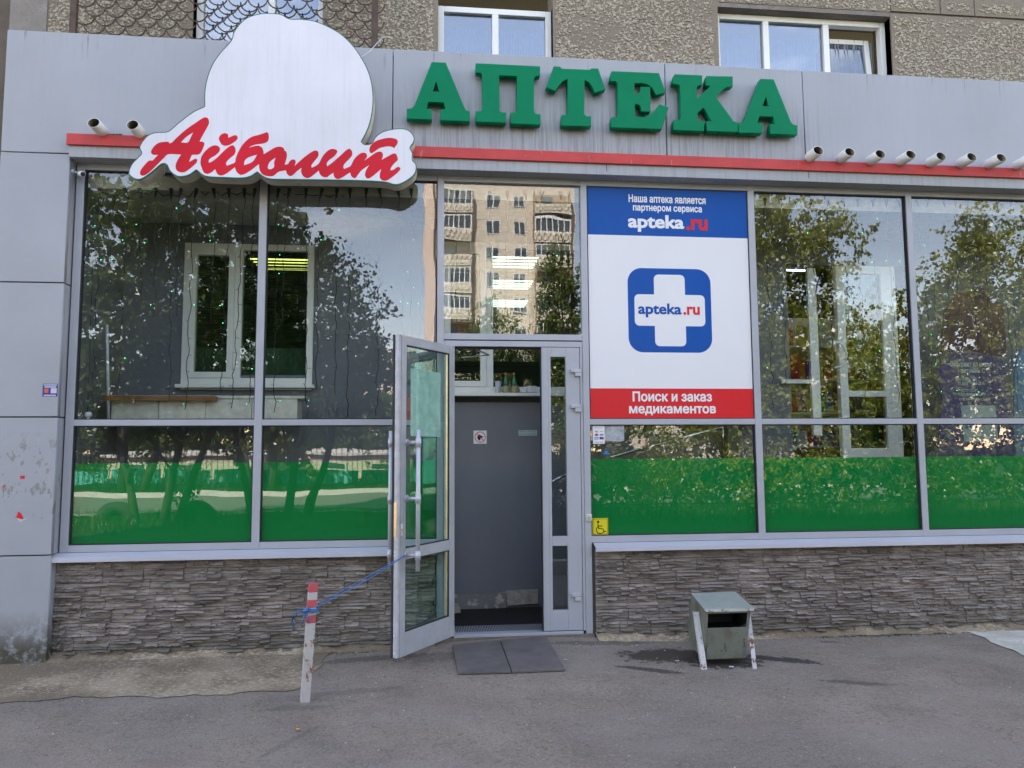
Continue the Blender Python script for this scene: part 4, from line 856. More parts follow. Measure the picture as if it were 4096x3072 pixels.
# ============================================================ SHAPED SIGN
sg_=empty('pharmacy_sign','large white cloud-shaped sign with green edge and red script word','sign')
YS=-.30; c3=1200/2212
ol=[(25,1275),(45,1215),(90,1165),(120,1130),(105,1090),(125,1045),(165,1000),(220,976),(300,972),(330,960),(400,900),(500,825),(585,785),(585,690),(600,590),(640,480),(700,390),(780,300),(803,235),(850,170),(910,125),(1000,100),(1080,97),(1150,105),(1215,138),(1300,140),(1400,155),(1500,195),(1600,255),(1690,345),(1760,450),(1805,550),(1828,660),(1830,780),(1810,900),(1780,980),(1745,1045),(1772,1065),(1818,1055),(1845,1010),(1900,970),(1980,950),(2050,947),(2100,965),(2133,1010),(2130,1050),(2105,1090),(2122,1130),(2122,1180),(2145,1205),(2150,1240),(2140,1280),(2100,1320),(2030,1358),(1980,1362),(1920,1345),(1700,1333),(1400,1328),(1150,1325),(1070,1322),(1020,1305),(975,1270),(930,1300),(870,1315),(740,1312),(640,1308),(580,1297),(525,1255),(480,1288),(430,1303),(380,1300),(330,1262),(305,1215),(270,1212),(200,1270),(130,1318),(85,1325),(45,1305)]
O_=[XZ(at(500+x*c3,y*c3,YS)) for x,y in ol]; O_=smooth_poly(O_,4,62)
def inset(lp,d):
    n_=len(lp); out=[]; ar=sum(lp[i][0]*lp[(i+1)%n_][1]-lp[(i+1)%n_][0]*lp[i][1] for i in range(n_)); s=1 if ar>0 else -1
    for i in range(n_):
        a=np.array(lp[i-1]); b=np.array(lp[(i+1)%n_]); t=b-a; t=t/(np.linalg.norm(t)+1e-9); out.append(tuple(np.array(lp[i])+s*d*np.array([-t[1],t[0]])))
    return out
flat('sign_box',[O_],YS+.012,.125,M['signside'],sg_)
flat('green_edge',[O_],YS,.0118,M['greenedge'],sg_)
flat('white_face',[inset(O_,.0075)],YS-.0012,.0011,M['signwhite'],sg_)
for u_,v0_,v1_ in ((664,530,700),(967,520,705),(1459,590,640)):
    a=at(u_,v0_,YS-.0013); b=at(u_,v1_,YS-.0013); MB().box(a[0]-.0008,a[0]+.0008,YS-.0017,YS-.0013,b[2],a[2],M['greyprint']).build('seam',sg_)
ca_=600/2212
def zA(p): return (500+p[0]*ca_,440+p[1]*ca_)
def scr(loops,name,f=zA): flat(name,[smooth_poly([XZ(at(*f(p),YS-.002)) for p in lp],4,66) for lp in loops],YS-.002,.0006,M['script'],sg_)
scr([[(220,930),(235,880),(280,820),(330,765),(362,745),(410,742),(445,705),(488,662),(420,660),(388,640),(385,605),(420,545),(470,500),(530,475),(640,466),(650,490),(690,480),(760,410),(860,320),(950,250),(1040,190),(1120,135),(1180,108),(1225,125),(1240,180),(1225,230),(1170,330),(1120,420),(1100,465),(1140,466),(1170,490),(1160,540),(1130,610),(1095,650),(1050,660),(990,662),(965,710),(942,768),(1000,735),(1040,716),(1068,735),(1055,775),(1010,820),(950,870),(890,910),(840,920),(780,905),(748,860),(750,800),(785,720),(828,658),(740,652),(630,655),(560,720),(480,800),(400,880),(330,940),(270,968),(235,962)],[(825,478),(900,400),(1005,330),(970,400),(925,478)]],'letter')
B=2138.6
word=[(1115,740),(1130,680),(1180,610),(1240,555),(1310,522),(1370,530),(1400,570),(1385,620),(1330,670),(1270,705),(1238,735),(1235,778),(1280,760),(1360,700),(1450,610),(1520,550),(1580,520),(1615,540),(1632,600),(1610,660),(1560,700),(1510,750),(1490,790),(1505,822),(1560,800),(1620,772),(1630,725),(1660,640),(1720,530),(1790,450),(1870,395),(1960,370),(2040,345),(2090,325),(2115,350),(2120,420),(2095,470),(2030,495),(1940,507),(1870,528),(1828,555),(1900,534),(1970,525),(2020,555),(2040,610),(2045,652)]
word+=[(x+B,y) for x,y in [(0,595),(80,550),(150,540),(200,560),(215,600),(235,610),(250,670),(235,740),(215,805),(265,795),(285,760),(325,730),(365,735),(378,770),(362,825),(420,770),(500,700),(580,640),(650,600),(700,605),(717,650),(700,700),(650,760),(610,820),(615,850),(680,820),(725,780),(770,690),(840,610),(910,573),(975,585),(990,620),(950,680),(870,740),(835,790),(845,830),(900,790),(960,740),(1040,670),(1120,595),(1170,568),(1205,600),(1212,660),(1180,710),(1110,780),(1082,830),(1090,868),(1150,845),(1190,822),(1240,725),(1310,655),(1370,628),(1420,640),(1430,690),(1388,747),(1470,690),(1550,635),(1610,613),(1655,630),(1665,680),(1645,735),(1760,670),(1820,642),(1855,645),(1878,690),(1880,740),(1830,790),(1785,850),(1775,890),(1820,880),(1870,845),(1905,838),(1922,870),(1880,925),(1800,990),(1720,1040),(1660,1038),(1620,1000),(1620,940),(1640,870),(1520,970),(1460,1008),(1420,1000),(1400,950),(1420,880),(1465,810),(1360,880),(1300,950),(1265,998),(1230,1000),(1195,970),(1180,920),(1080,985),(1020,1015),(970,1010),(940,970),(935,925),(880,960),(840,990),(780,985),(735,945),(718,893),(650,950),(580,998),(530,1000),(480,965),(458,905),(465,850),(400,900),(330,965),(290,973),(250,940),(235,890),(130,910),(60,965),(11,978)]]
word+=[(2080,970),(2020,940),(1985,880),(1975,797),(1880,870),(1800,925),(1735,955),(1680,945),(1640,900),(1618,845),(1560,890),(1490,940),(1420,965),(1370,950),(1345,910),(1330,872),(1280,915),(1220,942),(1165,920),(1130,850),(1113,790)]
scr([word,[(1755,812),(1770,740),(1840,690),(1945,660),(1900,740),(1840,785)],[(x+B,y) for x,y in [(-33,840),(-10,775),(40,730),(82,703),(60,770),(60,835),(30,865),(0,873),(-25,868)]]],'joined_letters')
scr([[(1385,410),(1420,360),(1480,342),(1520,365),(1522,410),(1580,385),(1630,370),(1660,395),(1650,440),(1600,480),(1540,515),(1480,528),(1430,510),(1395,460)]],'breve')
scr([[(x+B,y) for x,y in [(1465,580),(1480,530),(1540,470),(1640,430),(1740,410),(1830,418),(1878,445),(1880,490),(1855,530),(1833,562),(1790,542),(1720,538),(1620,560),(1560,600),(1500,640),(1470,620)]]],'letter_bar')
c_=bpy.data.curves
tag(MB().tube([at(1442,230,-.28),at(1480,205,-.2),at(1510,170,-.14),at(1535,148,-.11),at(1570,150,-.115)],.003,M['white'],5).build('thin_cable',None,True),'thin white cable from the cloud-shaped sign to the fascia top','cable')
# ============================================================ PIPES on the red strip
def pipe(u,v,label,L=.15,r=.046,seed=0):
    t=empty('drain_pipe',label,'pipe','white pipe stubs sticking out over the red strip'); c=at(u,v,-.165-L); n=22; vs=[];fs=[]
    for ring,(rr,y) in enumerate(((r,-.166),(r,-.165-L),(r-.004,-.165-L),(r-.004,-.167))):
        for j in range(n):
            a=2*math.pi*j/n; yy=y+(.016*math.sin(a)*(1) if ring in(1,2) else 0)
            vs.append((c[0]+rr*math.cos(a),yy,c[2]+rr*math.sin(a)))
    def rg(i): return [(i*n+j,(i+1)*n+j,(i+1)*n+(j+1)%n,i*n+(j+1)%n) for j in range(n)]
    MB().add(vs,rg(0)+rg(1),M['pipe']).build('tube',t,True); MB().add(vs[2*n:],[(j,n+j,n+(j+1)%n,(j+1)%n) for j in range(n)]+[tuple(range(n,2*n))],M['pipein']).build('bore',t,True)
names=['leftmost','second','third','fourth','fifth','sixth','seventh']
pipe(374,491,'left of the two white pipe stubs beside the cloud-shaped sign'); pipe(530,499,'right of the two white pipe stubs beside the cloud-shaped sign')
for i,(u,v) in enumerate(((3274,602),(3400,608),(3522,616),(3644,618),(3765,625),(3888,628),(4006,631),(4120,636))):
    pipe(u,v,('%s white pipe stub counted from the last green letter'%names[i]) if i<7 else 'white pipe stub cut by the right edge of the photo')
# moss on the ledge
ms=MB()
for _ in range(420):
    u=rnd.choice((rnd.uniform(430,490),rnd.uniform(570,680),rnd.uniform(575,650),rnd.uniform(1440,1500))); p=at(u,497,-.15); s=rnd.uniform(.003,.008); ms.add(oct_*s+np.array([p[0],-.163+rnd.uniform(0,.02),sz1+rnd.uniform(-.002,.009)*(1 if rnd.random()<.7 else .3)]),of,M['moss'])
tag(ms.build('moss',None,True),'small clumps of green moss on the red ledge','moss',None,'stuff')
# camera on the pillar return
cm=empty('security_camera','small white tube security camera at the top left window corner','camera'); p=at(338,703,-.10)
dcam=np.array([.55,-.75,-.30]); dcam/=np.linalg.norm(dcam)
q0=at(322,695,-.06); MB().tube([q0-dcam*.02,q0+dcam*.085],.021,M['white'],14).build('body',cm,True); MB().tube([q0+dcam*.0855,q0+dcam*.09],.017,M['dark'],14).build('lens',cm); MB().tube([q0,(xe+.012,-.05,q0[2]+.02)],.006,M['white'],8).tube([(xe,-.05,q0[2]+.02),(xe+.01,-.05,q0[2]+.02)],.018,M['white'],12).build('bracket',cm,True)
# ============================================================ STICKERS AND SMALL SIGNS
# flyer on pillar
fl=empty('pillar_flyer','small violet and white flyer pasted on the grey pillar','flyer'); Yf=FY-.001
x0,z1=XZ(at(172,1535,Yf)); x1,z0=XZ(at(229,1586,Yf))
MB().box(x0,x1,Yf-.001,Yf,z0,z1,M['purple']).build('sheet',fl); 
for (a,b,c0,c1,mm) in ((.05,.95,.86,.95,'paper'),(.12,.9,.70,.80,'paper'),(.55,.95,.25,.66,'paper'),(.1,.4,.28,.62,'orange'),(.1,.9,.04,.14,'paper')):
    MB().box(x0+(x1-x0)*a,x0+(x1-x0)*b,Yf-.0018,Yf-.0011,z0+(z1-z0)*c0,z0+(z1-z0)*c1,M[mm]).build('print',fl)
for pts,mm,lab in (([(265,1663),(283,1663),(283,1672),(276,1668),(265,1674)],'x',''),):
    pass
def scrap(pts,m,lab,f): tag(flat('paper_scrap',[[XZ(at(*f(p),Yf)) for p in pts]],Yf,.0008,m),lab,'paper scrap','torn sticker scraps on the pillar')
f1=lambda p:(p[0]*k,1536+p[1]*k)
scrap([(172,790),(185,795),(200,792),(213,790),(213,820),(176,820)],M['postred'],'small square red sticker scrap on the pillar',f1); scrap([(25,875),(52,870),(30,900)],M['postred'],'tiny red sticker corner at the left photo edge',f1)
scrap([(155,1103),(180,1115),(205,1160),(190,1170),(140,1155)],M['postred'],'larger red and white sticker scrap low on the pillar, its red part',f1); scrap([(140,1156),(190,1171),(228,1158),(232,1165),(172,1190)],M['paper'],'larger red and white sticker scrap low on the pillar, its white part',f1)
# disabled access sign
ws=empty('wheelchair_sign','yellow square wheelchair sign in the green film corner','sign'); Yw=.020
x0,z1=XZ(at(2369,2073,Yw)); x1,z0=XZ(at(2433,2139,Yw)); MB().box(x0,x1,Yw,Yw+.003,z0,z1,M['yellow']).build('plate',ws,False,.0)
def sp(x,y): 
    s=(x1-x0); return (x0+s*x, z1-(z1-z0)*y)
def stroke(pts,wd,name,m,par,Y):
    mb=MB()
    for a,b in zip(pts,pts[1:]):
        a,b=np.array(a),np.array(b); d=b-a; L_=np.linalg.norm(d); d/=L_; nn=np.array([-d[1],d[0]])*wd/2; e=d*wd*.3
        q=[a-e+nn,a-e-nn,b+e-nn,b+e+nn]; mb.prism([(p[0],Y-rnd.uniform(0,.0003),p[1]) for p in q],(0,.0004,0),m)
    return mb.build(name,par)
w_=(x1-x0)*.035
stroke([sp(.35,.33),sp(.40,.62),sp(.66,.64),sp(.77,.82),sp(.86,.77)],w_*1.4,'figure',M['black'],ws,Yw-.0006); stroke([sp(.38,.46),sp(.62,.48)],w_*1.3,'arm',M['black'],ws,Yw-.0011)
stroke([(sp(.50+.24*math.cos(R(a)),.68+.22*math.sin(R(a)))) for a in range(-160,61,-20 if False else 20)][::1],w_*1.2,'wheel',M['black'],ws,Yw-.0016) if False else stroke([sp(.50+.25*math.cos(R(a)),.69+.23*math.sin(R(a))) for a in range(20,231,15)],w_*1.3,'wheel',M['black'],ws,Yw-.0016)
hx_,hz_=sp(.37,.22); flat('head',[[(hx_+.010*math.cos(R(a)),hz_+.010*math.sin(R(a))) for a in range(0,360,24)]],Yw-.0008,.0005,M['black'],ws)
e=.05; stroke([sp(e,e),sp(1-e,e),sp(1-e,1-e),sp(e,1-e),sp(e,e)],w_*.5,'border',M['black'],ws,Yw-.0021)
# doorbell
bl=empty('doorbell','cream call button on the frame above the yellow sign','doorbell'); x0b,z1b=XZ(at(2344,2057,-.01)); x1b,z0b=XZ(at(2367,2083,-.01)); x0b-=.0
MB().box(x0b,x1b,-.018,-.0005,z0b,z1b,simple('cream_plastic',(.62,.57,.45),.4)).build('case',bl,False,.004); MB().box(x0b+.014,x1b-.012,-.0215,-.0185,z0b+.012,z1b-.018,simple('bell_button',(.35,.42,.5),.4)).build('button',bl,False,.001)
# payment stickers
Yq=.021
pyt=empty('payment_sticker','white sheet of payment card marks taped inside the pane beside the door','sticker'); x0,z1=XZ(at(2371,1703,Yq)); x1,z0=XZ(at(2419,1775,Yq)); MB().box(x0,x1,Yq,Yq+.001,z0,z1,M['vinyl']).build('sheet',pyt)
def pm(a,b,c0,c1,m): MB().box(x0+(x1-x0)*a,x0+(x1-x0)*b,Yq-.0008,Yq-.0001,z0+(z1-z0)*c0,z0+(z1-z0)*c1,m).build('print',pyt)
text('VISA',0,0,0,0,Yq-.0002,M['purple'],pyt,world=(x0+(x1-x0)*.15,x0+(x1-x0)*.45,z0+(z1-z0)*.63,z0+(z1-z0)*.71),bold=.03)
for a in((.18,.34,.44,.56,'sred'),(.30,.46,.44,.56,'orange'),(.58,.9,.46,.54,'ltblue'),(.12,.48,.24,.38,'ltblue'),(.56,.74,.24,.38,'blue'),(.74,.92,.24,.38,'sred'),(.58,.88,.66,.69,'greyprint'),(.15,.85,.88,.90,'greyprint'),(.12,.5,.07,.11,'greyprint'),(.55,.88,.07,.11,'greyprint')): pm(*a[:4],M[a[4]])
MB().box(x0+(x1-x0)*.15,x0+(x1-x0)*.45,Yq-.0012,Yq-.0009,z0+(z1-z0)*.29,z0+(z1-z0)*.33,M['vinyl']).build('print',pyt)
tag(flat('tape_remnant',[[XZ(at(*q4(*p),Yq+.002)) for p in ((690,360),(968,358),(970,490),(930,500),(820,492),(700,492),(690,470))]],Yq+.002,.001,simple('paper_grey',(.36,.37,.38),.7,0,25,.4)),'torn grey-white paper remnant beside the payment sheet','paper')
ov=empty('oval_sticker','dark blue oval sticker low in the pane beside the door','sticker'); cc=at(*q4(812,592),Yq); flat('oval',[[(cc[0]+.036*math.cos(R(a)),cc[2]+.022*math.sin(R(a))) for a in range(0,360,20)]],Yq,.001,simple('oval_dark',(.02,.05,.09),.4),ov)
MB().box(cc[0]-.022,cc[0]+.03,Yq-.0018,Yq-.0011,cc[2]-.014,cc[2]-.006,M['ltblue']).build('print',ov); MB().box(cc[0]-.012,cc[0]+.016,Yq-.0018,Yq-.0011,cc[2]-.002,cc[2]+.012,M['ltblue']).build('print',ov)
# signs on the inner wall
ds=empty('no_dogs_sign','white no-dogs sign with red ring on the inner grey wall','sign'); Yd=IY-.004; a0=at(1893,1721,Yd); b0=at(1948,1776,Yd); x0,x1,z1,z0=a0[0],b0[0],a0[2],b0[2]
MB().box(x0,x1,Yd,Yd+.003,z0,z1,M['greyprint']).build('rim',ds); MB().box(x0+.004,x1-.004,Yd-.0006,Yd-.0001,z0+.004,z1-.004,M['vinyl']).build('plate',ds)
cx,cz=(x0+x1)/2,(z0+z1)/2; rr_=(x1-x0)*.40
ringp=lambda r:[(cx+r*math.cos(R(a)),cz+r*math.sin(R(a))) for a in range(0,360,12)]
flat('ring',[ringp(rr_),ringp(rr_*.88)],Yd-.0013,.0005,M['sred'],ds)
dg_=[(-.62,-.05),(-.42,.30),(-.30,.55),(-.18,.42),(-.05,.52),(.05,.36),(.35,.24),(.62,.10),(.58,-.08),(.25,-.12),(.08,-.25),(.0,-.55),(-.15,-.75),(-.38,-.45)]
flat('dog_head',[[(cx+x*rr_*.9,cz+y*rr_*.9) for x,y in dg_]],Yd-.0011,.0004,M['black'],ds); stroke([(cx-rr_*.66,cz+rr_*.66),(cx+rr_*.66,cz-rr_*.66)],rr_*.11,'bar',M['sred'],ds,Yd-.0022)
vs_=empty('video_notice','narrow green-rimmed video surveillance notice on the inner grey wall','notice'); a0=at(2072,1719,Yd); b0=at(2150,1744,Yd); x0,x1,z1,z0=a0[0],b0[0],a0[2],b0[2]
MB().box(x0,x1,Yd,Yd+.003,z0,z1,M['teal']).build('rim',vs_); MB().box(x0+.004,x1-.004,Yd-.0006,Yd-.0001,z0+.004,z1-.004,M['paper']).build('plate',vs_)
text('ЗАЛ НАХОДИТСЯ ПОД',0,0,0,0,Yd-.0008,M['teal'],vs_,world=(x0+.016,x1-.012,cz*0+z0+(z1-z0)*.55,z0+(z1-z0)*.80),bold=.02); text('ВИДЕОНАБЛЮДЕНИЕМ',0,0,0,0,Yd-.0008,M['teal'],vs_,world=(x0+.012,x1-.010,z0+(z1-z0)*.18,z0+(z1-z0)*.43),bold=.02)
# ============================================================ STREET OBJECTS
# post
bp_=onz(1220,2804,gz(-.8,-1.14)); tp_=at(1253,2334,bp_[1]+.02); po=empty('striped_post','leaning square post with red and white bands, rusty white below','post')
ax=(tp_-bp_); H_=np.linalg.norm(ax); ax/=H_; hw=.0285; rx=np.array([math.cos(.25),math.sin(.25),0]); ry=np.cross(ax,rx)
def seg(a,b,m,name): 
    c=bp_+ax*(a*H_); MB().obox(c-rx*hw-ry*hw,rx*2*hw,ry*2*hw,ax*((b-a)*H_-.0003),m).build(name,po,False,.003)
seg(-.08,.665,M['postw'],'shaft')
for a,b,m in ((.665,.731,'postp'),(.731,.797,'postw'),(.797,.863,'postp'),(.863,.929,'postw'),(.929,1.0,'postp')): seg(a,b,M[m],'band')
# rope
hk=H0+du*onleaf(1622,2222,.05)[0]+dn_*.05+np.array([0,0,onleaf(1622,2222,.05)[1]]); kt=bp_+ax*(H_*.775)-ry*(-.0)
rp=empty('blue_rope','thin blue rope tying the open door to the striped post','rope')
kf=kt+np.array([0,-.03,0])
def sag(a,b,s,n=14): return [a+(b-a)*i/n+np.array([0,0,-s*4*(i/n)*(1-i/n)]) for i in range(n+1)]
MB().tube(sag(hk,kf+np.array([.03,0,.02]),.015),.0030,M['rope'],6).tube(sag(hk+np.array([0,0,.004]),kt+np.array([.035,.03,.03]),.004),.0028,M['rope'],6).build('strand',rp,True)
def ringat(c,r): return [c+rx*r*math.cos(R(a))*1.1+ry*r*math.sin(R(a))*1.1+ax*.004*math.sin(R(a*2)) for a in range(0,361,30)]
MB().tube(ringat(kt,.040),.0045,M['rope'],6).tube(ringat(kt+ax*.010,.040),.0045,M['rope'],6).tube(ringat(kt-ax*.009,.040),.0042,M['rope'],6).build('loops',rp,True)
kn=kt-rx*.03-np.array([0,.035,0])
MB().tube([kn,kn+np.array([-.03,-.01,.005]),kn+np.array([-.075,-.01,-.015]),kn+np.array([-.085,-.01,-.085])],.0045,M['rope'],6).tube([kn,kn+np.array([-.05,-.02,-.004]),kn+np.array([-.07,-.02,-.05]),kn+np.array([-.062,-.02,-.09])],.0045,M['rope'],6).tube([kn,kn+np.array([.015,-.012,-.03]),kn+np.array([.028,-.012,-.07])],.0048,M['rope'],6).tube([kn,kn+np.array([-.012,-.012,-.04]),kn+np.array([-.018,-.012,-.075])],.0042,M['rope'],6).tube([kn+np.array([-.012,-.01,0]),kn+np.array([.012,-.01,.012])],.011,M['rope'],8).build('knot',rp,True)
# mat
mt=empty('rubber_mat','dark grey rubber mat of two slabs on the asphalt before the door','mat')
mc=[onz(1810,2580,-.045),onz(2187,2555,-.045),onz(2260,2663,-.045),onz(1833,2673,-.045)]; ms1,ms2=onz(2000,2568,-.045),onz(2046,2671,-.045)
def slab(pts):
    top=[(p[0],p[1],gz(p[0],p[1])+.022) for p in pts]; MB().prism(top[::-1],(0,0,-.018),M['matr']).build('slab',mt,False,.004)
gp=np.array([.003,0,0]); slab([mc[0],ms1-gp,ms2-gp,mc[3]]); slab([ms1+gp,mc[1],mc[2],ms2+gp])
# litter bin
lb=empty('litter_bin','pale green metal litter bin on two white legs, open at the front','bin')
fx0,fx1,fy,ftz,fbz=1.988,2.334,-.78,.300,-.050; bx0,bx1,by,btz=2.004,2.352,-.45,.352
prof=[(fy,ftz),(by,btz),(by+.05,.07),(by-.06,-.03),(fy,fbz)]
def X0(z): return fx0-.026*(ftz-z)/(ftz-fbz)*1.0+.0
def X1(z): return fx1-.052*(ftz-z)/(ftz-fbz)
L_=[(X0(z)+(.012 if y>fy else 0),y,z) for y,z in prof]; R_=[(X1(z)+(.012 if y>fy else 0),y,z) for y,z in prof]
th=.003
def shell(a,b,c,d,m,name,nrm): MB().prism([a,b,c,d],nrm,m).build(name,lb)
MB().prism(L_,(th,0,0),M['bin']).build('side_panel',lb); MB().prism(R_,(-th,0,0),M['bin']).build('side_panel',lb)
E3=np.array
MB().prism([E3(L_[0])+E3([-.012,-.016,.003]),E3(R_[0])+E3([.018,-.016,.003]),E3(R_[1])+E3([.004,.004,.003]),E3(L_[1])+E3([-.004,.004,.003])],(0,0,.006),M['bintop']).build('lid',lb,False,.002)
MB().obox(E3(L_[0])+E3([-.012,-.0185,-.012]),(fx1-fx0+.03,0,-.001),(0,.002,0),(0,0,.020),M['binwhite']).build('lid_lip',lb)
MB().prism([L_[1],R_[1],R_[2],L_[2]],(0,-th,0),M['bin']).build('back_panel',lb); MB().prism([L_[2],R_[2],R_[3],L_[3]],(0,0,th),M['bin']).build('back_panel',lb); MB().prism([L_[3],R_[3],R_[4],L_[4]],(0,0,th),M['bin']).build('bottom_panel',lb)
zo1,zo0=.272,.172
def fr_(xa,xb,za,zb,name,y0=-.004,m='bin'): 
    MB().prism([(X0(za)+xa if xa>=0 else X1(za)+xa,fy+y0,za),(X0(za)+xb if xb>0 else X1(za)+xb,fy+y0,za),(X0(zb)+xb if xb>0 else X1(zb)+xb,fy+y0,zb),(X0(zb)+xa if xa>=0 else X1(zb)+xa,fy+y0,zb)],(0,.004,0),M[m]).build(name,lb,False,.001)
fr_(0,.022,fbz,zo1,'front_frame'); fr_(-.022,-.0001,fbz,zo1,'front_frame'); fr_(0,-.0001,zo1,ftz,'front_frame'); fr_(.022,-.022,fbz,zo0,'front_door',-.008)
fr_(.022,-.022,fbz+.004,fbz+.014,'door_fold',-.012); MB().tube([(X1(.06)-.03,fy-.012,.075),(X1(.06)-.026,fy-.016,.06),(X1(.06)-.03,fy-.012,.03)],.003,M['rust'],6).build('latch',lb)
li=MB(); li.add([(fx0+.006,fy+.004,zo0-.03),(fx1-.022,fy+.004,zo0-.03),(fx1-.02,fy+.30,zo0-.03),(fx0+.012,fy+.30,zo0-.03),(fx0+.006,fy+.004,ftz-.004),(fx1-.008,fy+.004,ftz-.004),(fx1-.006,fy+.30,ftz+.03),(fx0+.02,fy+.30,ftz+.03)],[(0,1,2,3),(4,7,6,5),(0,3,7,4),(1,5,6,2),(3,2,6,7)],M['dark']); li.build('shade_box',lb)  # black inner box stands in for the shade inside the bin
def leg(foot,top,wd,sx_):
    foot,top=E3(foot),E3(top); d=top-foot; 
    MB().obox(foot,(wd,0,0),(0,.004,0),d,M['binwhite']).build('leg',lb,False,.001); MB().obox(foot+E3([0 if sx_>0 else wd-.004,.0045,0]),(.004,0,0),(0,.028,0),d,M['binwhite']).build('leg_flange',lb)
leg((1.917,-.875,-.10),(1.945,-.66,.262),.040,1); leg((2.282,-.905,-.10),(2.352,-.66,.235),.032,-1)
# yellow leaves, butts, crumbs
def yl(u,v,s,label):
    p=onz(u,v,-.1); z=gz(p[0],p[1])+.004; a=rnd.uniform(0,6); pts=[(math.cos(t)*r_*s,math.sin(t)*r_*s*.7) for t,r_ in zip(np.linspace(0,2*math.pi,11)[:-1],(1.2,.7,1,.6,.8,.5,.9,.6,1,.7))]
    vs=[(p[0]+x*math.cos(a)-y*math.sin(a),p[1]+x*math.sin(a)+y*math.cos(a),z+.008*abs(math.sin(x*90))+.002) for x,y in pts]+[(p[0],p[1],z+.001)]
    tag(MB().add(vs,[(i,(i+1)%10,10) for i in range(10)],M['leafy']).build('fallen_leaf',None,True),label,'leaf','yellow leaves lying on the asphalt')
yl(1190,2922,.022,'large yellow leaf on the asphalt below the striped post'); yl(1446,2800,.009,'small orange leaf on the asphalt right of the striped post'); yl(1760,2581,.008,'small orange leaf by the open door foot'); yl(2366,2821,.007,'small yellow leaf fragment below the rubber mat')
def butt(u,v,label,s=1.,a=None):
    p=onz(u,v,-.1); z=gz(p[0],p[1])+.006; a=rnd.uniform(0,3) if a is None else a; d=E3([math.cos(a),math.sin(a),0])*.014*s; c=E3([p[0],p[1],z]); tag(MB().tube([c-d,c+d],.0042*s,M['paper'],8).build('cigarette_butt',None,True),label,'cigarette butt','cigarette butts on the asphalt')
butt(2926,2673,'cigarette butt on the asphalt in front of the green bin',1.2,-.3); butt(2709,2650,'cigarette butt in the damp patch left of the bin'); butt(2262,2655,'cigarette butt at the corner of the rubber mat'); butt(2549,2597,'cigarette butt by the wall between mat and bin')
cr_m=MB()
for _ in range(6500):
    x,y=rnd.uniform(-3.2,4.6),rnd.uniform(-2.9,-.15); s=rnd.uniform(.0012,.0035) if rnd.random()<.93 else rnd.uniform(.004,.007)
    if rnd.random()<.3: y=-.12-abs(rnd.gauss(0,.12))
    cr_m.add(oct_*E3([s,s*rnd.uniform(.6,1.3),s*.6])+E3([x,y,gz(x,y)+s*.3+(.012 if x<-.9 and y>-1 else 0)]),of,rnd.choice((M['paper'],M['walkr'],M['jointc'],M['walk'],M['asphalt'],M['walk'])))
tag(cr_m.build('grit',None,True),'scattered pale grit and crumbs on the asphalt','grit',None,'stuff')
# moss line at wall foot
mo=MB()
for _ in range(900):
    x=rnd.choice((rnd.gauss(4.0,.35),rnd.gauss(3.6,.3),rnd.gauss(-1.0,.3))); y=-.09-abs(rnd.gauss(0,.03)); s=rnd.uniform(.003,.008); mo.add(oct_*E3([s,s,s*.5])+E3([x,y,gz(x,y)+.003]),of,M['moss'])
tag(mo.build('moss',None,True),'thin line of moss at the foot of the stone wall','moss',None,'stuff')
# ============================================================ ACROSS THE STREET (seen mirrored in the glazing)
def crown_mesh(name,ells,N,size,mat,per=34,droop=.25,hollow=.25,spread=.30,seed=1):
    r=np.random.RandomState(seed); vol=np.array([e[3]*e[4]*e[5] for e in ells]); pr=vol/vol.sum(); nc=max(4,N//per)
    wh=r.choice(len(ells),nc,p=pr); d=r.normal(size=(nc,3)); d/=np.linalg.norm(d,axis=1)[:,None]; rad=(hollow+(1-hollow)*r.rand(nc))**.6
    E_=np.array(ells); cen=E_[wh,:3]+d*rad[:,None]*E_[wh,3:6]*(.85+.3*r.rand(nc))[:,None]
    # thin out so that gaps stay open
    g=np.sin(cen[:,0]*2.7+seed)+np.sin(cen[:,1]*2.3+1)+np.sin(cen[:,2]*3.1+2*seed); cen=cen[g>-1.25]; nc=len(cen)
    k=r.randint(int(per*.6),int(per*1.5),nc); idx=np.repeat(np.arange(nc),k); n_=len(idx)
    tw=r.normal(size=(nc,3)); tw[:,2]-=droop*2; tw/=np.linalg.norm(tw,axis=1)[:,None]
    t=r.rand(n_); p=cen[idx]+tw[idx]*(t[:,None]-.3)*spread*2.2+r.normal(size=(n_,3))*spread*.28*(1.1-t)[:,None]
    a=r.normal(size=(n_,3)); a[:,2]-=.7; a/=np.linalg.norm(a,axis=1)[:,None]; b=np.cross(a,r.normal(size=(n_,3))); b/=np.linalg.norm(b,axis=1)[:,None]
    s=size*(.65+.7*r.rand(n_))[:,None]; v=np.stack([p,p+a*s*.5+b*s*.36,p+a*s*1.05,p+a*s*.5-b*s*.36],1).reshape(-1,3)
    me=bpy.data.meshes.new(name); me.vertices.add(len(v)); me.vertices.foreach_set('co',v.ravel()); me.loops.add(n_*4); me.loops.foreach_set('vertex_index',np.arange(n_*4)); me.polygons.add(n_); me.polygons.foreach_set('loop_start',np.arange(n_)*4); me.polygons.foreach_set('loop_total',np.full(n_,4)); me.materials.append(mat); me.update(); me.validate()
    return me,cen
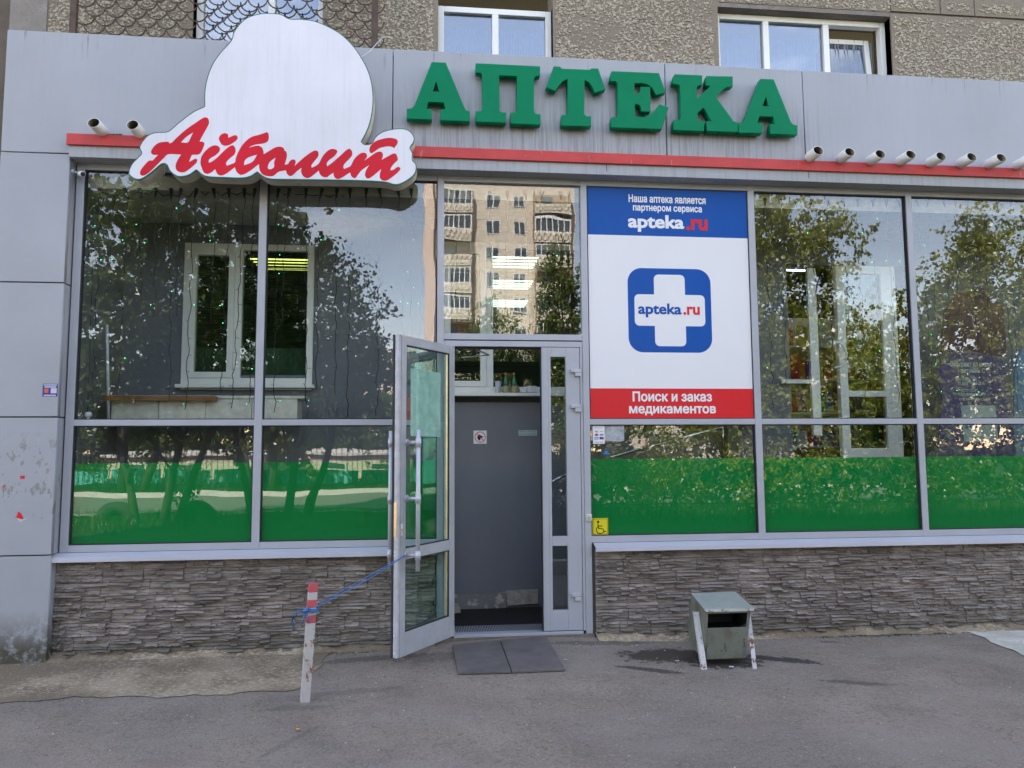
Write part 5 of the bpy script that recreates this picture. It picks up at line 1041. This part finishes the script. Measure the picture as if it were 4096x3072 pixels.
def tree(label,base,trunks,ells,N,size,mat,seed,droop=.25,spread=.30,r0=.10,group='trees along the street'):
    t=empty('tree',label,'tree',group); me,cen=crown_mesh('crown',ells,N,size,mat,droop=droop,spread=spread,seed=seed); o=bpy.data.objects.new('crown',me); COL.objects.link(o); o.parent=t
    mb=MB(); rr=random.Random(seed)
    for (dx,dy,tx,ty,h) in trunks:
        pts=[E3([base[0]+dx,base[1]+dy,-.05])]
        for q in range(1,7): f=q/6; pts.append(E3([base[0]+dx+(tx)*f+rr.uniform(-.06,.06),base[1]+dy+ty*f+rr.uniform(-.06,.06),h*f]))
        mb.tube(pts,[r0*(1-.75*q/6) for q in range(7)],M['bark'],8)
        for _ in range(5):
            q=rr.randint(2,5); a=pts[q]; c=cen[rr.randrange(len(cen))]; mb.tube([a,(a+c)/2+E3([0,0,.25]),c],[r0*.3,r0*.18,.008],M['bark'],5)
    for _ in range(36): c=cen[rr.randrange(len(cen))]; d=E3([rr.uniform(-.5,.5),rr.uniform(-.5,.5),rr.uniform(-.6,.3)]); mb.tube([c-d*.6,c+d],[.011,.004],M['bark'],4)
    mb.build('trunk',t,True); return t
tree('dense dark tree mirrored in the leftmost window bay',(-5.2,-9.2),[(0,0,.5,.2,3.2),(-.5,0,-.9,0,3.4),(.25,.1,1.1,.1,3.2)],[(-5.0,-9.0,4.9,2.8,1.3,2.6),(-3.7,-8.8,3.5,1.7,1.1,1.6),(-6.4,-9,3.6,1.8,1.2,1.7),(-5,-9,2.6,2.0,1,.8)],40000,.095,M['leafa'],3,.3)
tree('dark leafy tree mirrored beside the open door',(-2.9,-9.4),[(0,0,.3,0,3.0),(.35,0,.9,.0,3.2),(-.6,.1,-.7,0,3.2)],[(-2.4,-9.2,4.1,1.5,1.1,1.6),(-2.4,-9.0,2.9,1.7,1.0,1.0),(-1.3,-9.1,3.0,.8,.7,1.1),(-3.3,-9.3,5.6,1.2,.9,1.3)],20000,.09,M['leafa'],5,.5)
tree('sunlit yellow-green tree mirrored in the bay right of the poster',(7.6,-10.5),[(0,0,.2,0,4.2),(.3,0,.9,.2,4.5)],[(7.6,-10.2,4.6,2.2,1.5,2.3),(8.6,-10.0,3.0,2.2,1.3,1.5),(6.7,-10,2.3,1.5,1.2,1.2),(8.0,-10.1,6.4,1.9,1.2,1.6),(7.4,-10,2.6,2.2,1.2,1.3)],52000,.095,M['leafb'],7,.2)
tree('yellow-green tree low in the right bays',(11.3,-11.0),[(0,0,-.3,0,3.2),(.4,0,.6,.2,3.4)],[(11.2,-10.8,3.3,2.1,1.4,1.7),(12.9,-10.6,4.2,1.6,1.3,2.2),(10.3,-10.6,2.4,1.5,1.2,1.2),(13.8,-10.8,5.2,1.6,1.2,2.4),(11.5,-10.5,2.4,2.6,1.2,1.2),(15.5,-11,3.2,2,1.2,2)],46000,.10,M['leafb'],9,.2)
tree('slender birch mirrored over the door',(6.3,-30),[(0,0,.1,0,9)],[(6.4,-30,8.0,1.2,1.2,4.2),(6.3,-30,4.8,2.2,1.8,3.0)],16000,.16,M['leafc'],11,.9,.5,.13)
tree('bushy tree mirrored low over the door',(3.3,-34),[(0,0,.3,0,5)],[(3.3,-34,6.0,1.9,2,4.0),(1.0,-34.5,3.4,2.3,2,2.2)],12000,.18,M['leafc'],13,.3,.5,.14)
tree('broad dark tree standing farther back, mirrored in the leftmost bay',(-10.6,-21),[(0,0,.2,0,6),(.7,0,1.4,.2,6)],[(-11.2,-21,7.4,5.3,2,6),(-10.5,-21,3.3,5.6,1.5,1.7)],30000,.18,M['leafa'],41,.3,.4,.16)
tree('dark tree standing farther back, mirrored at the middle of the left bays',(-5.6,-21.2),[(0,0,.2,0,6),(-.7,0,-1.1,.2,6)],[(-6.0,-21.2,6.2,3.2,2,5.2),(-5.0,-21.2,3.1,3.8,1.5,1.5)],22000,.18,M['leafa'],42,.3,.4,.16)
# low leafy shrubs right, close to the kerb verge
def shrub(label,x,y,w,h,N,mat,seed,z0=.1):
    t=empty('shrub',label,'shrub','shrubs on the verge'); me,cen=crown_mesh('crown',[(x,y,z0+h*.5,w,.7,h*.55)],N,.075,mat,26,.1,.1,.24,seed); o=bpy.data.objects.new('crown',me); COL.objects.link(o); o.parent=t
    mb=MB()
    for i in range(7): c=cen[(i*37)%len(cen)]; mb.tube([(x+(c[0]-x)*.2,y,z0-.1),(x+(c[0]-x)*.6,y,z0+h*.3),c],[.022,.014,.006],M['bark'],5)
    mb.build('stems',t,True)
shrub('leafy shrub mirrored in the green film below the poster',4.4,-8.3,1.5,1.9,2600,M['leafb'],21); shrub('leafy shrub mirrored in the green film right of the poster',7.4,-8.6,1.7,2.2,3200,M['leafb'],22); shrub('leafy shrub mirrored in the rightmost green film',10.6,-8.8,1.9,2.3,3200,M['leafc'],23); shrub('small shrub between the half-buried tyres',-5.0,-9.9,.5,.8,500,M['leafa'],24); shrub('large dark shrub behind the road, left',-9.5,-21.5,3.0,2.4,2200,M['leafc'],25); shrub('large shrub behind the road near the fence',-1.5,-23.0,2.6,2.6,2200,M['leafc'],26)
shrub('tall shrub across the road right of the door',4.5,-22,3.2,3.2,3000,M['leafc'],27); shrub('tall shrub across the road far right',16,-24,6,4.0,4500,M['leafb'],28)
t=empty('shrub_belt','dark green belt of bushes behind the low buildings, mirrored left','bushes'); t['kind']='stuff'
me,_=crown_mesh('foliage',[(x,-39,2.6,2.6,1.2,2.3) for x in range(-26,3,2)],26000,.30,M['leafa'],30,.1,.1,.55,52); o=bpy.data.objects.new('foliage',me); COL.objects.link(o); o.parent=t; kind(o,'stuff')
t=empty('hedge','dark low hedge along the road, mirrored behind the right-hand green film','hedge'); t['kind']='stuff'
me,_=crown_mesh('foliage',[(x,-10.6,.75,1.1,.35,.85) for x in range(2,26,1)],30000,.10,M['leafa'],30,.1,.1,.25,51); o=bpy.data.objects.new('foliage',me); COL.objects.link(o); o.parent=t; kind(o,'stuff')
# half-buried tyres
def tyre(x,y,label):
    n1,n2=28,8; vs=[];fs=[]; R1,r1=.275,.135
    for i in range(n1):
        a=2*math.pi*i/n1
        for j in range(n2): b_=2*math.pi*j/n2; rr=R1+r1*1.15*math.cos(b_); vs.append((x+rr*math.cos(a),y+r1*1.3*math.sin(b_),.10+rr*math.sin(a)))
    for i in range(n1):
        for j in range(n2): fs.append((i*n2+j,((i+1)%n1)*n2+j,((i+1)%n1)*n2+(j+1)%n2,i*n2+(j+1)%n2))
    t=tag(MB().add(vs,fs,M['tyre']).build('half_buried_tyre',None,True),label,'tyre','tyres half buried in the lawn')
tyre(-6.17,-9.46,'left half-buried black tyre mirrored in the leftmost green film'); tyre(-4.62,-9.3,'right half-buried black tyre mirrored in the leftmost green film')
# low wire fence at the lawn edge
fn=empty('lawn_fence','low thin dark fence along the lawn, mirrored in the green film','fence'); 
for i in range(23): x=-3+i*.62; MB().box(x-.008,x+.008,-6.92,-6.904,0,.5,M['fence']).build('picket',fn)
MB().box(-3.1,11,-6.93,-6.91,.48,.50,M['fence']).build('rail',fn)
# grass blades
gv=[];gf=[]
def blades(x0,x1,y0,y1,N,h,z0):
    for _ in range(N):
        x,y=rnd.uniform(x0,x1),rnd.uniform(y0,y1); a=rnd.uniform(0,6.3); hh=h*rnd.uniform(.4,1.2); w=.006; b=len(gv); lx,ly=rnd.uniform(-.5,.5)*hh,rnd.uniform(-.5,.5)*hh
        gv.extend([(x-w*math.cos(a),y-w*math.sin(a),z0),(x+w*math.cos(a),y+w*math.sin(a),z0),(x+lx,y+ly,z0+hh)]); gf.append((b,b+1,b+2))
blades(-9,9,-5,-3.5,9000,.13,.08); blades(-9,14,-10.9,-7,16000,.20,.12); blades(-14,16,-23,-20.2,9000,.22,.1)
tag(MB().add(gv,gf,M['grass']).build('grass'),'long green grass on the verge opposite the shop','grass',None,'stuff')
# picket fence with teal panels and cream sheds beyond the road
wf=empty('metal_fence','tall thin metal fence with teal panels across the road','fence')
for i in range(84):
    x=-17+i*.21; MB().box(x-.012,x+.012,-26.02,-26,.1,2.3,M['fence']).build('picket',wf)
for i in range(9): MB().box(-17+i*2+.05,-15.1+i*2,-26.12,-26.08,.15,.75,M['tealp']).build('panel',wf)
MB().box(-17,.7,-26.03,-25.99,2.2,2.25,M['fence']).build('rail',wf)
tag(MB().box(-.6,1.6,-25.5,-25,.1,2.3,M['tealp']).build('teal_kiosk'),'flat teal kiosk wall mirrored beside the open door','kiosk')
def shed(x0,x1,y,h,label,m='cream'):
    t=empty('low_building',label,'building','pale low buildings across the road'); MB().box(x0,x1,y-6,y,.05,h,M[m]).build('wall',t); MB().prism([(x0-.2,y+.2,h),(x1+.2,y+.2,h),(x1+.2,y-3,h+.2),(x0-.2,y-3,h+.2)],(0,0,.1),M['kerbm']).build('roof',t)
    for i in range(int((x1-x0)/2.4)): xx=x0+.8+i*2.4; w=MB().box(xx,xx+1.1,y+.001,y+.05,h*.4,h*.75,M['kerbm']).build('window',t); MB().box(xx+.08,xx+1.02,y+.052,y+.06,h*.4+.08,h*.75-.08,M['aptdark']).build('pane',w)
shed(-16,-9.0,-33,1.3,'cream low building behind the teal fence, left one'); shed(-6.5,-1.0,-35,1.35,'cream low building behind the teal fence, right one')
# apartment block 75 m away
def block(label,X0,X1,Y,H,flh=2.95,z0=1.2,bal=(),wins=(),m='apt',side=None,depth=14):
    t=empty('apartment_building',label,'building'); MB().box(X0,X1,Y-depth,Y,0,H,M[m]).build('wall',t)
    if side: MB().box(side[0],side[1],Y-depth,Y+.6,0,H+.8,M['aptp']).build('lit_side',t)
    MB().box(X0-.3,X1+.3,Y-depth,Y+.4,H+.01,H+.5,M['balc']).build('parapet',t)
    nf=int((H-z0)/flh)
    lines=MB()
    for f_ in range(1,nf+1): lines.box(X0,X1,Y+.001,Y+.03,z0+f_*flh-.52,z0+f_*flh-.42,M['balc'])
    kind(lines.build('floor_band',t),'stuff')
    for f_ in range(nf):
        z=z0+f_*flh
        for (xa,xb) in wins:
            w=MB().box(xa,xb,Y+.001,Y+.08,z+.9,z+2.35,M['white']).build('window',t); MB().box(xa+.1,(xa+xb)/2-.06,Y+.082,Y+.09,z+1.0,z+2.25,M['aptdark']).box((xa+xb)/2+.06,xb-.1,Y+.082,Y+.09,z+1.0,z+2.25,M['aptdark']).build('pane',w)
        for bi,(xa,xb) in enumerate(bal):
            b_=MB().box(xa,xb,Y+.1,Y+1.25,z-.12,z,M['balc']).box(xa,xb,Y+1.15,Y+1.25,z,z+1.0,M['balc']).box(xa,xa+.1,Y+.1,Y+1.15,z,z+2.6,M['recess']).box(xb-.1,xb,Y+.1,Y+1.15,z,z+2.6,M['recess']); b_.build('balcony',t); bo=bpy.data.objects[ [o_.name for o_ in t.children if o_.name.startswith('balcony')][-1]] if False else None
            dm=MB(); nx_=7; w_x=(xb-xa)/nx_
            for q in range(nx_):
                x=xa+q*w_x
                for (p,r_) in (((x,.1),(x+w_x,.9)),((x+w_x,.1),(x,.9))):
                    dm.prism([(p[0]-.06,Y+1.251,z+p[1]),(p[0]+.06,Y+1.251,z+p[1]),(r_[0]+.06,Y+1.251,z+r_[1]),(r_[0]-.06,Y+1.251,z+r_[1])],(0,.09,0),M['balc'])
            kind(dm.build('parapet_pattern',t),'stuff')
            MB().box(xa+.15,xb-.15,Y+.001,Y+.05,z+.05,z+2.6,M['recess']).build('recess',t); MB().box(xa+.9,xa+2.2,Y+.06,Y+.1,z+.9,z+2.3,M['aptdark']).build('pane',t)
            if (f_+bi)%3!=1:
                gl=MB().box(xa+.1,xb-.1,Y+1.1,Y+1.14,z+2.45,z+2.6,M['white']).box(xa+.1,xb-.1,Y+1.1,Y+1.14,z+1.0,z+1.12,M['white'])
                for q in range(7): x=xa+.1+(xb-xa-.3)*q/6; gl.box(x,x+.10,Y+1.1,Y+1.145,z+1.12,z+2.45,M['white'])
                gl.build('glazing_bars',t); MB().box(xa+.15,xb-.15,Y+1.05,Y+1.06,z+1.1,z+2.5,M['aptdark']).build('pane',t)
block('tall sunlit beige apartment block mirrored over the door',.2,15.8,-75,33,2.95,1.0,[(.5,4.3),(11.2,15.2)],[(5.8,7.3),(8.9,10.3)],'apt',(-.9,.19))
block('pinkish apartment block mirrored left of the tall block',-22,-3.0,-110,17,2.95,1.0,[(-6.5,-3.4)],[(-9.5,-8),(-12.5,-11)],'aptp')
block('long apartment block behind the right-hand trees',27,60,-95,16,2.95,1.0,[(29,33)],[(36,37.5),(40,41.5),(44,45.5),(50,51.5)],'apt')
# far green belt
t=empty('tree_belt','distant green belt of trees beyond the road','trees'); t['kind']='stuff'
me,_=crown_mesh('crowns',[(x,-48+6*math.sin(x*1.7),2.6+1.2*math.sin(x*.9),4.5,3,3.2+.8*math.sin(x*2.1)) for x in range(-60,75,6) if not 0<x<6],26000,.34,M['leafc'],30,.2,.2,.8,31); o=bpy.data.objects.new('crowns',me); COL.objects.link(o); o.parent=t; kind(o,'stuff')
